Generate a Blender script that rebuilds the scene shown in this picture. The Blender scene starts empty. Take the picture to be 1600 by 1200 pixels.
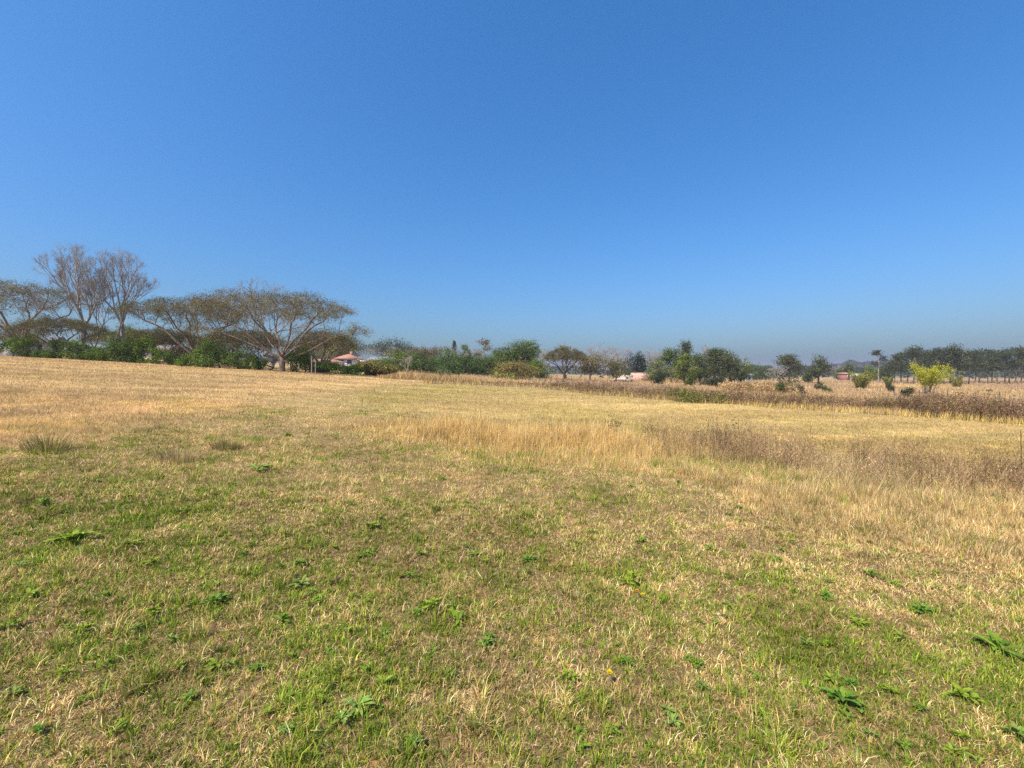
import bpy, math
import numpy as np

rng = np.random.default_rng(11)
SC = bpy.context.scene
COL = SC.collection
FPX, EYE = 671.0, 1.6            # focal length in photo pixels (1600 wide), eye height in metres
PITCH = math.atan(20 / 671)

# ------------------------------------------------------------------ noise, terrain, back projection
def vn(x, y, s=0):
    x = np.asarray(x, float); y = np.asarray(y, float)
    xi = np.floor(x).astype(np.int64); yi = np.floor(y).astype(np.int64)
    xf = x - xi; yf = y - yi
    u = xf * xf * (3 - 2 * xf); v = yf * yf * (3 - 2 * yf)
    def hs(a, b):
        n = (a * 374761393 + b * 668265263 + s * 97531) & 0xffffffff
        n = ((n ^ (n >> 13)) * 1274126177) & 0xffffffff
        n = n ^ (n >> 16)
        return (n & 0xffffff) / 16777215.0
    return (hs(xi, yi) * (1 - u) + hs(xi + 1, yi) * u) * (1 - v) + (hs(xi, yi + 1) * (1 - u) + hs(xi + 1, yi + 1) * u) * v

def fbm(x, y, s=0, o=3):
    t = 0; a = 0.5; n = 0
    for i in range(o):
        t = t + a * vn(x * 2 ** i + 17.3 * i, y * 2 ** i - 9.1 * i, s + i); n += a; a *= 0.55
    return t / n

def sst(a, b, x):
    t = np.clip((x - a) / (b - a), 0, 1)
    return t * t * (3 - 2 * t)

def H(x, y):
    x = np.asarray(x, float); y = np.asarray(y, float)
    z = 8 * (1 - np.exp(np.minimum(x, 0) / 100)) - 2.4 * (1 - np.exp(-np.maximum(x, 0) / 60))
    z = z + 0.2 * sst(15, 45, y) * np.exp(-(x / 15) ** 2)
    r = np.hypot(x, y)
    th = np.degrees(np.arctan2(x, y))
    amp = 5 + 15 * sst(26, 46, th) + 3 * (vn(th * 0.22, th * 0, 5) - 0.3)
    z = z + sst(480, 1150, r) * amp
    z = z + (vn(x * 0.9, y * 0.9, 3) - 0.5) * 0.05 + (fbm(x * 0.22, y * 0.22, 4) - 0.5) * 0.16 * sst(2, 8, r)
    return z

CP, SP = math.cos(PITCH), math.sin(PITCH)
def ray(u, v):
    a = (u - 800) / FPX; b = -(v - 600) / FPX
    return np.array([a, CP + b * SP, -SP + b * CP])

def gp(u, v, far=400):
    """ground point seen at photo pixel (u, v)"""
    d = ray(u, v); t = 0.6
    while t < far:
        p = d * t
        if EYE + p[2] < H(p[0], p[1]): break
        t *= 1.004
    p = d * t
    return float(p[0]), float(p[1])

def uY(u, Y):
    return (u - 800) / FPX * Y, Y

def zpx(v, Y):
    return EYE + (580 - v) / FPX * Y

# ------------------------------------------------------------------ object helpers
def mesh_obj(name, V, faces, mat, parent=None, colors=None, smooth=False, loc=(0, 0, 0), mats=None, fm=None):
    """faces: list of int arrays (n,k)"""
    me = bpy.data.meshes.new(name)
    V = np.asarray(V, np.float32)
    me.vertices.add(len(V)); me.vertices.foreach_set('co', V.ravel())
    faces = [np.asarray(f, np.int32) for f in faces if len(f)]
    nl = sum(f.size for f in faces); nf = sum(len(f) for f in faces)
    me.loops.add(nl); me.loops.foreach_set('vertex_index', np.concatenate([f.ravel() for f in faces]))
    tot = np.concatenate([np.full(len(f), f.shape[1], np.int32) for f in faces])
    st = np.concatenate([[0], np.cumsum(tot)[:-1]]).astype(np.int32)
    me.polygons.add(nf); me.polygons.foreach_set('loop_start', st)
    try: me.polygons.foreach_set('loop_total', tot)
    except Exception: pass
    if smooth: me.polygons.foreach_set('use_smooth', np.ones(nf, bool))
    if colors is not None:
        a = me.attributes.new('col', 'FLOAT_COLOR', 'POINT')
        c = np.ones((len(V), 4), np.float32); c[:, :3] = colors
        a.data.foreach_set('color', c.ravel())
    me.update(calc_edges=True)
    for m in (mats or [mat]): me.materials.append(m)
    if fm is not None: me.polygons.foreach_set('material_index', np.asarray(fm, np.int32))
    o = bpy.data.objects.new(name, me); COL.objects.link(o)
    o.location = loc
    if parent: o.parent = parent
    return o

def empty(name, loc, rz=0.0):
    o = bpy.data.objects.new(name, None); COL.objects.link(o)
    o.location = loc; o.rotation_euler = (0, 0, rz); o.empty_display_size = 0.3
    return o

def tag(o, label=None, cat=None, group=None, kind=None):
    if label: o['label'] = label
    if cat: o['category'] = cat
    if group: o['group'] = group
    if kind: o['kind'] = kind
    return o

class Buf:
    def __init__(s): s.V = []; s.F = {}; s.C = []; s.n = 0
    def add(s, V, F, C=None):
        V = np.asarray(V, float).reshape(-1, 3); F = np.asarray(F, int)
        s.V.append(V); s.F.setdefault(F.shape[1], []).append(F + s.n)
        s.C.append(np.broadcast_to(np.asarray(C if C is not None else (1, 1, 1), float), V.shape))
        s.n += len(V)
    def box(s, x0, x1, y0, y1, z0, z1, C=None):
        V = [(x, y, z) for z in (z0, z1) for y in (y0, y1) for x in (x0, x1)]
        s.add(V, [(0, 2, 3, 1), (4, 5, 7, 6), (0, 1, 5, 4), (2, 6, 7, 3), (0, 4, 6, 2), (1, 3, 7, 5)], C)
    def build(s, name, mat, parent=None, smooth=False, loc=(0, 0, 0)):
        return mesh_obj(name, np.concatenate(s.V), [np.concatenate(f) for f in s.F.values()], mat, parent, np.concatenate(s.C), smooth, loc)

# ------------------------------------------------------------------ materials
def newmat(name):
    m = bpy.data.materials.new(name); m.use_nodes = True
    nt = m.node_tree; nt.nodes.clear()
    return m, nt, nt.nodes.new('ShaderNodeOutputMaterial')

def N(nt, t, **kw):
    n = nt.nodes.new(t)
    for k, v in kw.items():
        if hasattr(n, k) and k not in n.inputs: setattr(n, k, v)
        else: n.inputs[k].default_value = v
    return n

def leafmat(name, transl=0.3, nscale=6.0, rough=0.55, spec=0.25, nlo=0.75, nhi=1.25):
    m, nt, out = newmat(name); L = nt.links.new
    at = N(nt, 'ShaderNodeAttribute', attribute_name='col')
    tc = N(nt, 'ShaderNodeTexCoord')
    no = N(nt, 'ShaderNodeTexNoise', Scale=nscale, Detail=2.0)
    L(tc.outputs['Object'], no.inputs['Vector'])
    mr = N(nt, 'ShaderNodeMapRange'); mr.inputs[1].default_value = 0.3; mr.inputs[2].default_value = 0.7
    mr.inputs[3].default_value = nlo; mr.inputs[4].default_value = nhi
    L(no.outputs['Fac'], mr.inputs[0])
    mul = N(nt, 'ShaderNodeVectorMath', operation='SCALE')
    L(at.outputs['Color'], mul.inputs[0]); L(mr.outputs[0], mul.inputs['Scale'])
    p = N(nt, 'ShaderNodeBsdfPrincipled'); p.inputs['Roughness'].default_value = rough
    p.inputs['Specular IOR Level'].default_value = spec
    L(mul.outputs[0], p.inputs['Base Color'])
    tr = N(nt, 'ShaderNodeBsdfTranslucent'); L(mul.outputs[0], tr.inputs['Color'])
    mx = N(nt, 'ShaderNodeMixShader'); mx.inputs[0].default_value = transl
    L(p.outputs[0], mx.inputs[1]); L(tr.outputs[0], mx.inputs[2]); L(mx.outputs[0], out.inputs['Surface'])
    return m

def surfmat(name, c1, c2, scale=3.0, rough=0.8, bump=0.3, stretch=(1, 1, 1), spec=0.3, metal=0.0):
    m, nt, out = newmat(name); L = nt.links.new
    tc = N(nt, 'ShaderNodeTexCoord'); mp = N(nt, 'ShaderNodeMapping'); mp.inputs['Scale'].default_value = stretch
    L(tc.outputs['Object'], mp.inputs['Vector'])
    no = N(nt, 'ShaderNodeTexNoise', Scale=scale, Detail=5.0); L(mp.outputs[0], no.inputs['Vector'])
    cr = N(nt, 'ShaderNodeValToRGB')
    cr.color_ramp.elements[0].position = 0.35; cr.color_ramp.elements[0].color = (*c1, 1)
    cr.color_ramp.elements[1].position = 0.65; cr.color_ramp.elements[1].color = (*c2, 1)
    L(no.outputs['Fac'], cr.inputs[0])
    p = N(nt, 'ShaderNodeBsdfPrincipled'); p.inputs['Roughness'].default_value = rough
    p.inputs['Specular IOR Level'].default_value = spec; p.inputs['Metallic'].default_value = metal
    L(cr.outputs[0], p.inputs['Base Color'])
    if bump:
        b = N(nt, 'ShaderNodeBump'); b.inputs['Strength'].default_value = bump; b.inputs['Distance'].default_value = 0.05
        L(no.outputs['Fac'], b.inputs['Height']); L(b.outputs[0], p.inputs['Normal'])
    L(p.outputs[0], out.inputs['Surface'])
    return m

M_GRASS = leafmat('grass_blades', 0.28, 1.3, 0.7, 0.10, 0.8, 1.2)
M_WEED = leafmat('broad_weed_leaf', 0.3, 20.0, 0.6, 0.12)
M_LEAF = leafmat('tree_leaf', 0.26, 0.7, 0.75, 0.06, 0.7, 1.3)
M_DRY = leafmat('dead_stalks', 0.15, 1.0, 0.8, 0.1)
M_BARK = surfmat('bark', (0.12, 0.088, 0.06), (0.27, 0.21, 0.15), 4, 0.9, 0.5, (2, 2, 0.5))
M_BARKD = surfmat('dark_bark', (0.06, 0.045, 0.03), (0.15, 0.115, 0.08), 4, 0.9, 0.5, (2, 2, 0.5))
M_BARKP = surfmat('pale_bark', (0.28, 0.23, 0.18), (0.48, 0.42, 0.34), 3, 0.85, 0.4, (2, 2, 0.4))
M_BARKG = surfmat('grey_bark', (0.20, 0.18, 0.155), (0.38, 0.345, 0.30), 4, 0.9, 0.4, (2, 2, 0.5))
M_TWIG = surfmat('twig_bark', (0.15, 0.12, 0.095), (0.27, 0.22, 0.175), 2, 0.9, 0.0)
M_TWIGG = surfmat('grey_twig_bark', (0.30, 0.27, 0.245), (0.43, 0.39, 0.355), 2, 0.9, 0.0)
M_WHITE = surfmat('white_plaster', (0.66, 0.63, 0.58), (0.8, 0.77, 0.72), 1.5, 0.85, 0.1)
M_PINK = surfmat('pink_plaster', (0.62, 0.50, 0.44), (0.72, 0.6, 0.54), 1.5, 0.85, 0.1)
M_DARKW = surfmat('dark_glass', (0.02, 0.022, 0.025), (0.05, 0.055, 0.06), 1.0, 0.2, 0, spec=0.5)
M_TILE = surfmat('red_roof_tiles', (0.30, 0.15, 0.10), (0.40, 0.21, 0.14), 2.0, 0.8, 0.4, (1, 6, 1))
M_METAL = surfmat('grey_roof_sheet', (0.13, 0.16, 0.17), (0.22, 0.25, 0.26), 1.0, 0.9, 0.1, (4, 1, 1))
M_GREENROOF = surfmat('grey_green_roof_sheet', (0.20, 0.27, 0.27), (0.3, 0.37, 0.36), 1.0, 0.5, 0.1, (4, 1, 1))
M_POST = surfmat('weathered_wood', (0.10, 0.08, 0.065), (0.2, 0.165, 0.13), 6, 0.9, 0.3, (3, 3, 0.5))
M_PALEPOST = surfmat('pale_wood', (0.32, 0.27, 0.21), (0.45, 0.39, 0.31), 6, 0.9, 0.3, (3, 3, 0.5))
M_WIRE = surfmat('galvanised_wire', (0.2, 0.19, 0.18), (0.32, 0.3, 0.28), 6, 0.6, 0, metal=0.6)
M_RUBBLE = surfmat('pale_rubble', (0.30, 0.25, 0.2), (0.52, 0.45, 0.38), 2.5, 0.95, 0.5)
M_STONE = surfmat('pale_stone', (0.36, 0.29, 0.2), (0.56, 0.47, 0.34), 30, 0.9, 0.4)

def brickmat():
    m, nt, out = newmat('pink_brick'); L = nt.links.new
    tc = N(nt, 'ShaderNodeTexCoord'); mp = N(nt, 'ShaderNodeMapping'); mp.inputs['Rotation'].default_value = (math.radians(90), 0, 0)
    L(tc.outputs['Object'], mp.inputs['Vector'])
    b = N(nt, 'ShaderNodeTexBrick', Scale=1.0)
    b.inputs['Color1'].default_value = (0.50, 0.27, 0.20, 1); b.inputs['Color2'].default_value = (0.58, 0.36, 0.28, 1)
    b.inputs['Mortar'].default_value = (0.55, 0.47, 0.4, 1); b.inputs['Brick Width'].default_value = 0.4; b.inputs['Row Height'].default_value = 0.2
    b.inputs['Mortar Size'].default_value = 0.012
    L(mp.outputs[0], b.inputs['Vector'])
    no = N(nt, 'ShaderNodeTexNoise', Scale=1.4, Detail=4.0); L(tc.outputs['Object'], no.inputs['Vector'])
    mr = N(nt, 'ShaderNodeMapRange'); mr.inputs[3].default_value = 0.7; mr.inputs[4].default_value = 1.25; L(no.outputs['Fac'], mr.inputs[0])
    mul = N(nt, 'ShaderNodeVectorMath', operation='SCALE'); L(b.outputs['Color'], mul.inputs[0]); L(mr.outputs[0], mul.inputs['Scale'])
    p = N(nt, 'ShaderNodeBsdfPrincipled'); p.inputs['Roughness'].default_value = 0.9; L(mul.outputs[0], p.inputs['Base Color'])
    L(p.outputs[0], out.inputs['Surface'])
    return m
M_BRICK = brickmat()

# ------------------------------------------------------------------ zones of the field (world-space polygons)
def inpoly(px, py, poly):
    inside = np.zeros(np.shape(px), bool); n = len(poly)
    for i in range(n):
        x0, y0 = poly[i]; x1, y1 = poly[(i + 1) % n]
        c = ((y0 > py) != (y1 > py)) & (px < (x1 - x0) * (py - y0) / (y1 - y0 + 1e-12) + x0)
        inside ^= c
    return inside

def widen_(p, k): return (p[0] * k, p[1] * k)
TALL_F = [gp(*p) for p in [(570, 682), (680, 697), (800, 716), (1000, 737), (1200, 766), (1400, 786), (1600, 802), (1800, 822), (2100, 850)]]
TALL_B = [gp(*p) for p in [(2100, 800), (1800, 778), (1600, 758), (1400, 732), (1200, 707), (1000, 690), (800, 678), (680, 670), (590, 664)]]
TALL = TALL_F + TALL_B
MIDD = [gp(*p) for p in [(1050, 735), (1200, 766), (1400, 786), (1600, 802), (1900, 830), (1900, 990), (1600, 905), (1400, 860), (1200, 810)]]
WEED_F = [gp(*p) for p in [(660, 599), (740, 602), (800, 604), (900, 614), (1000, 622), (1100, 630), (1200, 637), (1300, 643), (1400, 649), (1500, 656), (1600, 663), (1750, 674), (2000, 690)]]
def widen(p, k, add): return (p[0] * k, p[1] * k + add)
WEED = WEED_F + [widen(p, 1.13, 2.2) for p in WEED_F[::-1]]
GOLD = [gp(*p) for p in [(-400, 720), (0, 700), (150, 690), (330, 646), (480, 614), (640, 597)]] + [(-12, 70), (-140, 70), (-140, 8)]
FAR_R = [widen(p, 1.13, 2.0) for p in WEED_F] + [(250, 60), (400, 400), (-8, 400)]
STRIP = [gp(*p) for p in [(640, 600), (740, 607), (900, 616), (1100, 632), (1300, 645), (1600, 665), (2000, 694), (2000, 770), (1600, 745), (1200, 695), (1000, 676), (800, 660), (640, 640), (540, 622)]]

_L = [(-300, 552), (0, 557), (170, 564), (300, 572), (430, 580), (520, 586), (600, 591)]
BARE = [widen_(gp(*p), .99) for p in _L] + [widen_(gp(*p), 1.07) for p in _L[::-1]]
STREAK = [gp(*p) for p in [(-250, 660), (0, 655), (200, 630), (400, 603), (560, 593), (640, 595), (470, 613), (300, 641), (150, 668), (0, 694), (-250, 720)]]
def jit(x, y, a):
    return x + (vn(x * 0.8, y * 0.8, 31) - 0.5) * a, y + (vn(x * 0.8, y * 0.8, 37) - 0.5) * a

def soft(x, y, k):
    q = k * np.clip(np.hypot(x, y), 0, 40)
    return x + rng.normal(0, 1, x.shape) * q + (fbm(x * .5, y * .5, 33) - .5) * 3 * q, y + rng.normal(0, 1, x.shape) * q + (fbm(x * .5, y * .5, 34) - .5) * 3 * q

def streaks(x, y):
    """mowing rows that run along the slope and slightly away from the viewer"""
    a = math.radians(62); p = x * math.cos(a) - y * math.sin(a); q = x * math.sin(a) + y * math.cos(a)
    b = math.radians(-20); p2 = x * math.sin(b) + y * math.cos(b); q2 = x * math.cos(b) - y * math.sin(b)
    st = .5 * vn(p * .75, q * .05, 171) + .5 * vn(p2 * .9, q2 * .07, 173)
    xs, ys = soft(x, y, .02)
    return (.70 + .54 * st) * np.where(inpoly(xs, ys, STREAK), 1.16, .97)

def zones(x, y):
    xj, yj = jit(x, y, 0.9)
    z = {}
    x2, y2 = soft(xj, yj, .035); z['tall'] = inpoly(x2, y2, TALL); z['mid'] = inpoly(xj, yj, MIDD)
    xj, yj = jit(x * 0.6, y * 0.6, 1.6); xj /= 0.6; yj /= 0.6
    z['weed'] = inpoly(xj, yj, WEED)
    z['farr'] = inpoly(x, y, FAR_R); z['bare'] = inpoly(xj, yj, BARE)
    xs, ys = soft(x, y, .045); z['strip'] = inpoly(xs, ys, STRIP); z['gold'] = inpoly(xs, ys, GOLD)
    return z

def green(x, y, z):
    Y = np.maximum(y, 0.5)
    s = x / Y
    g = 0.49 - 0.38 * sst(2.2, 7.0, Y - 2.0 * sst(-0.2, -1.0, s) * sst(9, 4, Y))
    g = g - 0.28 * sst(0.25, 0.9, s) * sst(2.2, 3.6, Y) * sst(9, 6, Y)
    g = g + (fbm(x * 0.9, y * 0.9, 51, 3) - 0.5) * 0.62 + (fbm(x * 5.0, y * 5.0, 55, 2) - 0.5) * 0.75
    g = g + .14 * sst(.15, .6, s) * sst(3.0, 2.2, Y)
    g = np.where(z['gold'], 0.03 + 0.25 * sst(0.6, 0.8, fbm(x * .5, y * .5, 61)), g)
    g = np.where(z['strip'] & ~z['gold'], 0.24 + (fbm(x * 0.35, y * 0.12, 63) - 0.5) * 0.7, g)
    g = np.where(z['farr'], 0.06, g)
    return np.clip(g, 0.02, 0.95)

PAL_STRAW = np.array([(0.60, 0.45, 0.20), (0.50, 0.36, 0.15), (0.72, 0.58, 0.34), (0.40, 0.27, 0.12), (0.56, 0.40, 0.14), (0.50, 0.34, 0.19), (0.66, 0.52, 0.26), (0.26, 0.165, 0.08), (0.80, 0.67, 0.42), (0.33, 0.22, 0.11)])
PAL_GOLD = np.array([(0.60, 0.42, 0.18), (0.54, 0.36, 0.135), (0.64, 0.48, 0.24), (0.50, 0.35, 0.15), (0.57, 0.40, 0.20)])
PAL_GREEN = np.array([(0.17, 0.245, 0.03), (0.235, 0.29, 0.04), (0.11, 0.18, 0.028), (0.30, 0.32, 0.05), (0.13, 0.20, 0.04), (0.28, 0.28, 0.06)])
PAL_YG = np.array([(0.46, 0.37, 0.10), (0.38, 0.33, 0.08), (0.52, 0.40, 0.13), (0.28, 0.27, 0.06)])
PAL_TALL = np.array([(0.58, 0.40, 0.145), (0.50, 0.33, 0.12), (0.62, 0.47, 0.22), (0.44, 0.30, 0.14), (0.54, 0.42, 0.24)])
PAL_WEED = np.array([(0.27, 0.18, 0.11), (0.34, 0.235, 0.145), (0.19, 0.13, 0.08), (0.44, 0.32, 0.19), (0.29, 0.185, 0.13), (0.38, 0.30, 0.13)])
for _p in (PAL_STRAW, PAL_GOLD, PAL_YG, PAL_TALL): _p *= np.array([.97, .95, .83])
PAL_WEED *= np.array([.86, .82, .74])
PAL_GREEN *= np.array([1.0, 1.02, .72])
PAL_TALL *= 1.22
PAL_GOLD *= np.array([1.0, 1.02, 1.26])
def pick(pal, n, j=0.14):
    c = pal[rng.integers(0, len(pal), n)]
    return c * (1 + rng.normal(0, j, (n, 1))) * (1 + rng.normal(0, 0.04, (n, 3)))

# ------------------------------------------------------------------ ground
def build_ground():
    na, nr = 520, 300
    r = 0.02 * (1700 / 0.02) ** (np.arange(nr) / (nr - 1))
    # more rings in the middle distance
    r = np.sort(np.concatenate([r, np.linspace(9, 70, 130)])); nr = len(r)
    a = np.arange(na) / na * 2 * math.pi
    R, A = np.meshgrid(r, a, indexing='ij')
    X = R * np.sin(A); Y = R * np.cos(A); Z = H(X, Y)
    V = np.stack([X, Y, Z], -1).reshape(-1, 3)
    i = np.arange(nr - 1)[:, None] * na; j = np.arange(na)[None, :]; j2 = (j + 1) % na
    Fc = np.stack([i + j, i + na + j, i + na + j2, i + j2], -1).reshape(-1, 4)
    x = V[:, 0]; y = V[:, 1]
    z = zones(x, y); g = green(x, y, z)[:, None]
    base = (1 - g) * np.array([0.38, 0.265, 0.115]) + g * np.array([0.19, 0.195, 0.04])
    near = sst(6, 16, np.hypot(x, y))[:, None]
    soil = np.array([0.22, 0.15, 0.07]) + np.array([.10, .03, .005]) * sst(.66, .8, fbm(x * 1.3, y * 1.3, 211))[:, None]
    base = soil * (1 - near) + base * near
    def put(mask, c):
        base[mask] = np.array(c)
    put(z['strip'], 0); base[z['strip']] = ((1 - g) * np.array([0.46, 0.34, 0.135]) + g * np.array([0.36, 0.33, 0.085]))[z['strip']]
    base[z['gold']] = ((1 - g) * np.array([0.50, 0.345, 0.15]) + g * np.array([0.30, 0.25, 0.08]))[z['gold']]
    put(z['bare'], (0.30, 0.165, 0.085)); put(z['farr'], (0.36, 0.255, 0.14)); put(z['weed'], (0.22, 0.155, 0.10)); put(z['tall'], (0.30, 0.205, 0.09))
    # mowing rows and tone patches of the dry field
    k = ((0.88 + 0.24 * fbm(x * 0.15 + y * 0.1, y * 0.3, 71)) * np.where(z['gold'] | z['strip'], streaks(x, y), 1))[:, None]
    base *= k
    far = sst(300, 520, np.hypot(x, y))[:, None]
    base = base * (1 - far) + np.array([0.06, 0.075, 0.035]) * far
    m, nt, out = newmat('field_ground'); L = nt.links.new
    at = N(nt, 'ShaderNodeAttribute', attribute_name='col'); tc = N(nt, 'ShaderNodeTexCoord')
    n1 = N(nt, 'ShaderNodeTexNoise', Scale=28.0, Detail=6.0, Roughness=0.7); L(tc.outputs['Object'], n1.inputs['Vector'])
    n2 = N(nt, 'ShaderNodeTexNoise', Scale=2.2, Detail=5.0, Roughness=0.6); L(tc.outputs['Object'], n2.inputs['Vector'])
    m1 = N(nt, 'ShaderNodeMapRange'); m1.inputs[1].default_value = .3; m1.inputs[2].default_value = .7; m1.inputs[3].default_value = 0.62; m1.inputs[4].default_value = 1.3; L(n1.outputs['Fac'], m1.inputs[0])
    m2 = N(nt, 'ShaderNodeMapRange'); m2.inputs[1].default_value = .3; m2.inputs[2].default_value = .7; m2.inputs[3].default_value = 0.8; m2.inputs[4].default_value = 1.2; L(n2.outputs['Fac'], m2.inputs[0])
    mm = N(nt, 'ShaderNodeMath', operation='MULTIPLY'); L(m1.outputs[0], mm.inputs[0]); L(m2.outputs[0], mm.inputs[1])
    mul = N(nt, 'ShaderNodeVectorMath', operation='SCALE'); L(at.outputs['Color'], mul.inputs[0]); L(mm.outputs[0], mul.inputs['Scale'])
    p = N(nt, 'ShaderNodeBsdfPrincipled'); p.inputs['Roughness'].default_value = 0.95; p.inputs['Specular IOR Level'].default_value = 0.1
    L(mul.outputs[0], p.inputs['Base Color'])
    b = N(nt, 'ShaderNodeBump'); b.inputs['Strength'].default_value = 0.8; b.inputs['Distance'].default_value = 0.04
    L(n1.outputs['Fac'], b.inputs['Height']); L(b.outputs[0], p.inputs['Normal']); L(p.outputs[0], out.inputs['Surface'])
    o = mesh_obj('ground', V, [Fc], m, colors=base, smooth=True)
    tag(o, 'dry grassy field rising to the left with far hills', 'field', kind='structure')
build_ground()

# ------------------------------------------------------------------ blades
def blades(buf, x, y, h, w, tilt, col, five=True, z=None, az=None, tipc=1.12, sink=0.01):
    """one curved grass blade per point"""
    n = len(x)
    if n == 0: return
    az = rng.uniform(0, 2 * math.pi, n) if az is None else az
    z = H(x, y) if z is None else z
    b = np.stack([x, y, z - sink], -1)
    d = np.stack([np.cos(az), np.sin(az), np.zeros(n)], -1)
    wa = az + math.pi / 2 + rng.normal(0, 0.7, n)
    wd = np.stack([np.cos(wa), np.sin(wa), np.zeros(n)], -1) * (w / 2)[:, None]
    up = np.array([0, 0, 1.0])
    t1 = tilt * 0.55; t2 = np.minimum(tilt * 1.45, 1.7)
    p1 = b + (d * np.sin(t1)[:, None] + up * np.cos(t1)[:, None]) * (h * 0.55)[:, None]
    p2 = p1 + (d * np.sin(t2)[:, None] + up * np.cos(t2)[:, None]) * (h * 0.45)[:, None]
    if five:
        V = np.stack([b - wd, b + wd, p1 + wd * 0.8, p1 - wd * 0.8, p2], 1).reshape(-1, 3)
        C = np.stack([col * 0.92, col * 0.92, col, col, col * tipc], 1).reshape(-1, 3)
        i = np.arange(n)[:, None] * 5
        buf.add(V, i + np.array([[0, 1, 2, 3]]), C)
        buf.F.setdefault(3, []).append(i + np.array([[3, 2, 4]]) + buf.n - len(V))
    else:
        V = np.stack([b - wd, b + wd, p2], 1).reshape(-1, 3)
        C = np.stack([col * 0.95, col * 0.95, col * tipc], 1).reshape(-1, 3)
        buf.add(V, np.arange(n)[:, None] * 3 + np.array([[0, 1, 2]]), C)

def scatter(y0, y1, dens, margin=1.0, slope=1.2):
    area = (y1 - y0) * (slope * (y0 + y1) + 2 * margin)
    n = int(area * dens)
    y = rng.uniform(y0, y1, int(n * 1.6)); hw = slope * y + margin
    keep = rng.random(len(y)) < hw / (slope * y1 + margin)
    y = y[keep][:n]; hw = hw[keep][:n]
    return rng.uniform(-1, 1, len(y)) * hw, y

def build_lawn():
    buf = Buf()
    bands = [(1.0, 2.2, 34000, .0032, 1), (2.2, 3.2, 27000, .0036, 1), (3.2, 5, 19000, .0046, 1), (5, 8, 11500, .0062, 0), (8, 13, 4200, .011, 0), (13, 22, 720, .018, 0), (22, 36, 230, .034, 0), (36, 52, 70, .06, 0)]
    for y0, y1, dn, w, five in bands:
        x, y = scatter(y0, y1, dn * (.38 if y1 < 8.5 else 1)); taz = np.full(len(x), np.nan); trnd = rng.random(len(x)); tb_ = np.zeros(len(x))
        if y1 < 8.5:                                   # most blades stand in small tufts with gaps between
            per = 15; tx, ty = scatter(y0, y1, dn * .66 / per); cnt = rng.poisson(per * rng.gamma(2.2, .45, len(tx))); k = np.repeat(np.arange(len(tx)), cnt)
            off = rng.normal(0, 1, (len(k), 2)) * (.0035 + .0017 * y0) * rng.gamma(4, .25, len(tx))[k][:, None]
            x = np.concatenate([x, tx[k] + off[:, 0]]); y = np.concatenate([y, ty[k] + off[:, 1]])
            taz = np.concatenate([taz, np.arctan2(off[:, 1], off[:, 0]) + rng.normal(0, .5, len(k))]); trnd = np.concatenate([trnd, np.clip(rng.random(len(tx))[k] + rng.normal(0, .12, len(k)), 0, 1)]); tb_ = np.concatenate([tb_, rng.normal(0, .30, len(tx))[k]])
        z = zones(x, y)
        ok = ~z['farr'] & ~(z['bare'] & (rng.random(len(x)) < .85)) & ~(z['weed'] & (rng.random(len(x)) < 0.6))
        x, y = x[ok], y[ok]; z = {k: v[ok] for k, v in z.items()}; taz, trnd, tb_ = taz[ok], trnd[ok], tb_[ok]
        g = green(x, y, z); n = len(x)
        isg = trnd < g
        gold = z['gold']; strip = z['strip'] & ~gold
        col = pick(PAL_STRAW, n)
        col[gold] = pick(PAL_GOLD, int(gold.sum()))
        col[strip] = pick(PAL_GOLD * np.array([0.90, 0.91, 0.84]), int(strip.sum()))
        gm = isg & ~strip & ~gold
        col[gm] = pick(PAL_GREEN, int(gm.sum()), 0.2)
        ym = isg & (strip | gold)
        col[ym] = pick(PAL_YG, int(ym.sum()))
        # patches of paler and pinker thatch
        tone = ((0.72 + .10 * sst(3, 7, y) + 0.32 * fbm(x * 0.9, y * 0.9, 81) + 0.32 * vn(x * 5, y * 5, 83)) * np.where(gold | strip, streaks(x, y), 1))[:, None]
        col = col * tone
        # lengths: matted dead thatch lying flat, short green blades standing, long tufts in patches
        longp = 0.12 * sst(0.55, 0.8, fbm(x * 1.7, y * 1.7, 91)) + 0.6 * sst(.68, .85, vn(x * 7, y * 7, 93))
        h = rng.gamma(5, 0.0082, n) * (0.75 + 1.0 * longp)
        h = h * np.where(isg, 1.05, 1.0)
        h = np.where(z['mid'], h * 1.45, h); h = np.where(z['tall'], h * 2.2, h); h = np.where(gold | strip, h * 1.2, h)
        tilt = np.where(isg, rng.normal(0.7, 0.33, n), rng.normal(1.12, 0.3, n))
        tilt = np.where(gold | strip | z['mid'], rng.normal(0.55, 0.3, n), tilt)
        if not five: h = h * 1.25
        ww = w * rng.uniform(0.55, 1.5, n) * np.where(isg, 1.15, 0.9)
        h = h * (1 + .5 * np.clip(tb_, -.6, .9)); tf = ~np.isnan(taz); tilt = np.where(tf, np.abs(tilt) * .72, tilt)
        az = np.where(tf, np.nan_to_num(taz), rng.uniform(0, 6.283, n)); col = col * (1 + .5 * tb_ * tf)[:, None].clip(.6, 1.4)
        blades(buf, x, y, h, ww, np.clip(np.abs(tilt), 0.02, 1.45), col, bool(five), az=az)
    o = buf.build('lawn_grass', M_GRASS)
    tag(o, 'short mown grass, straw and green mixed, covering the near field', 'grass', kind='stuff')
build_lawn()

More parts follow.
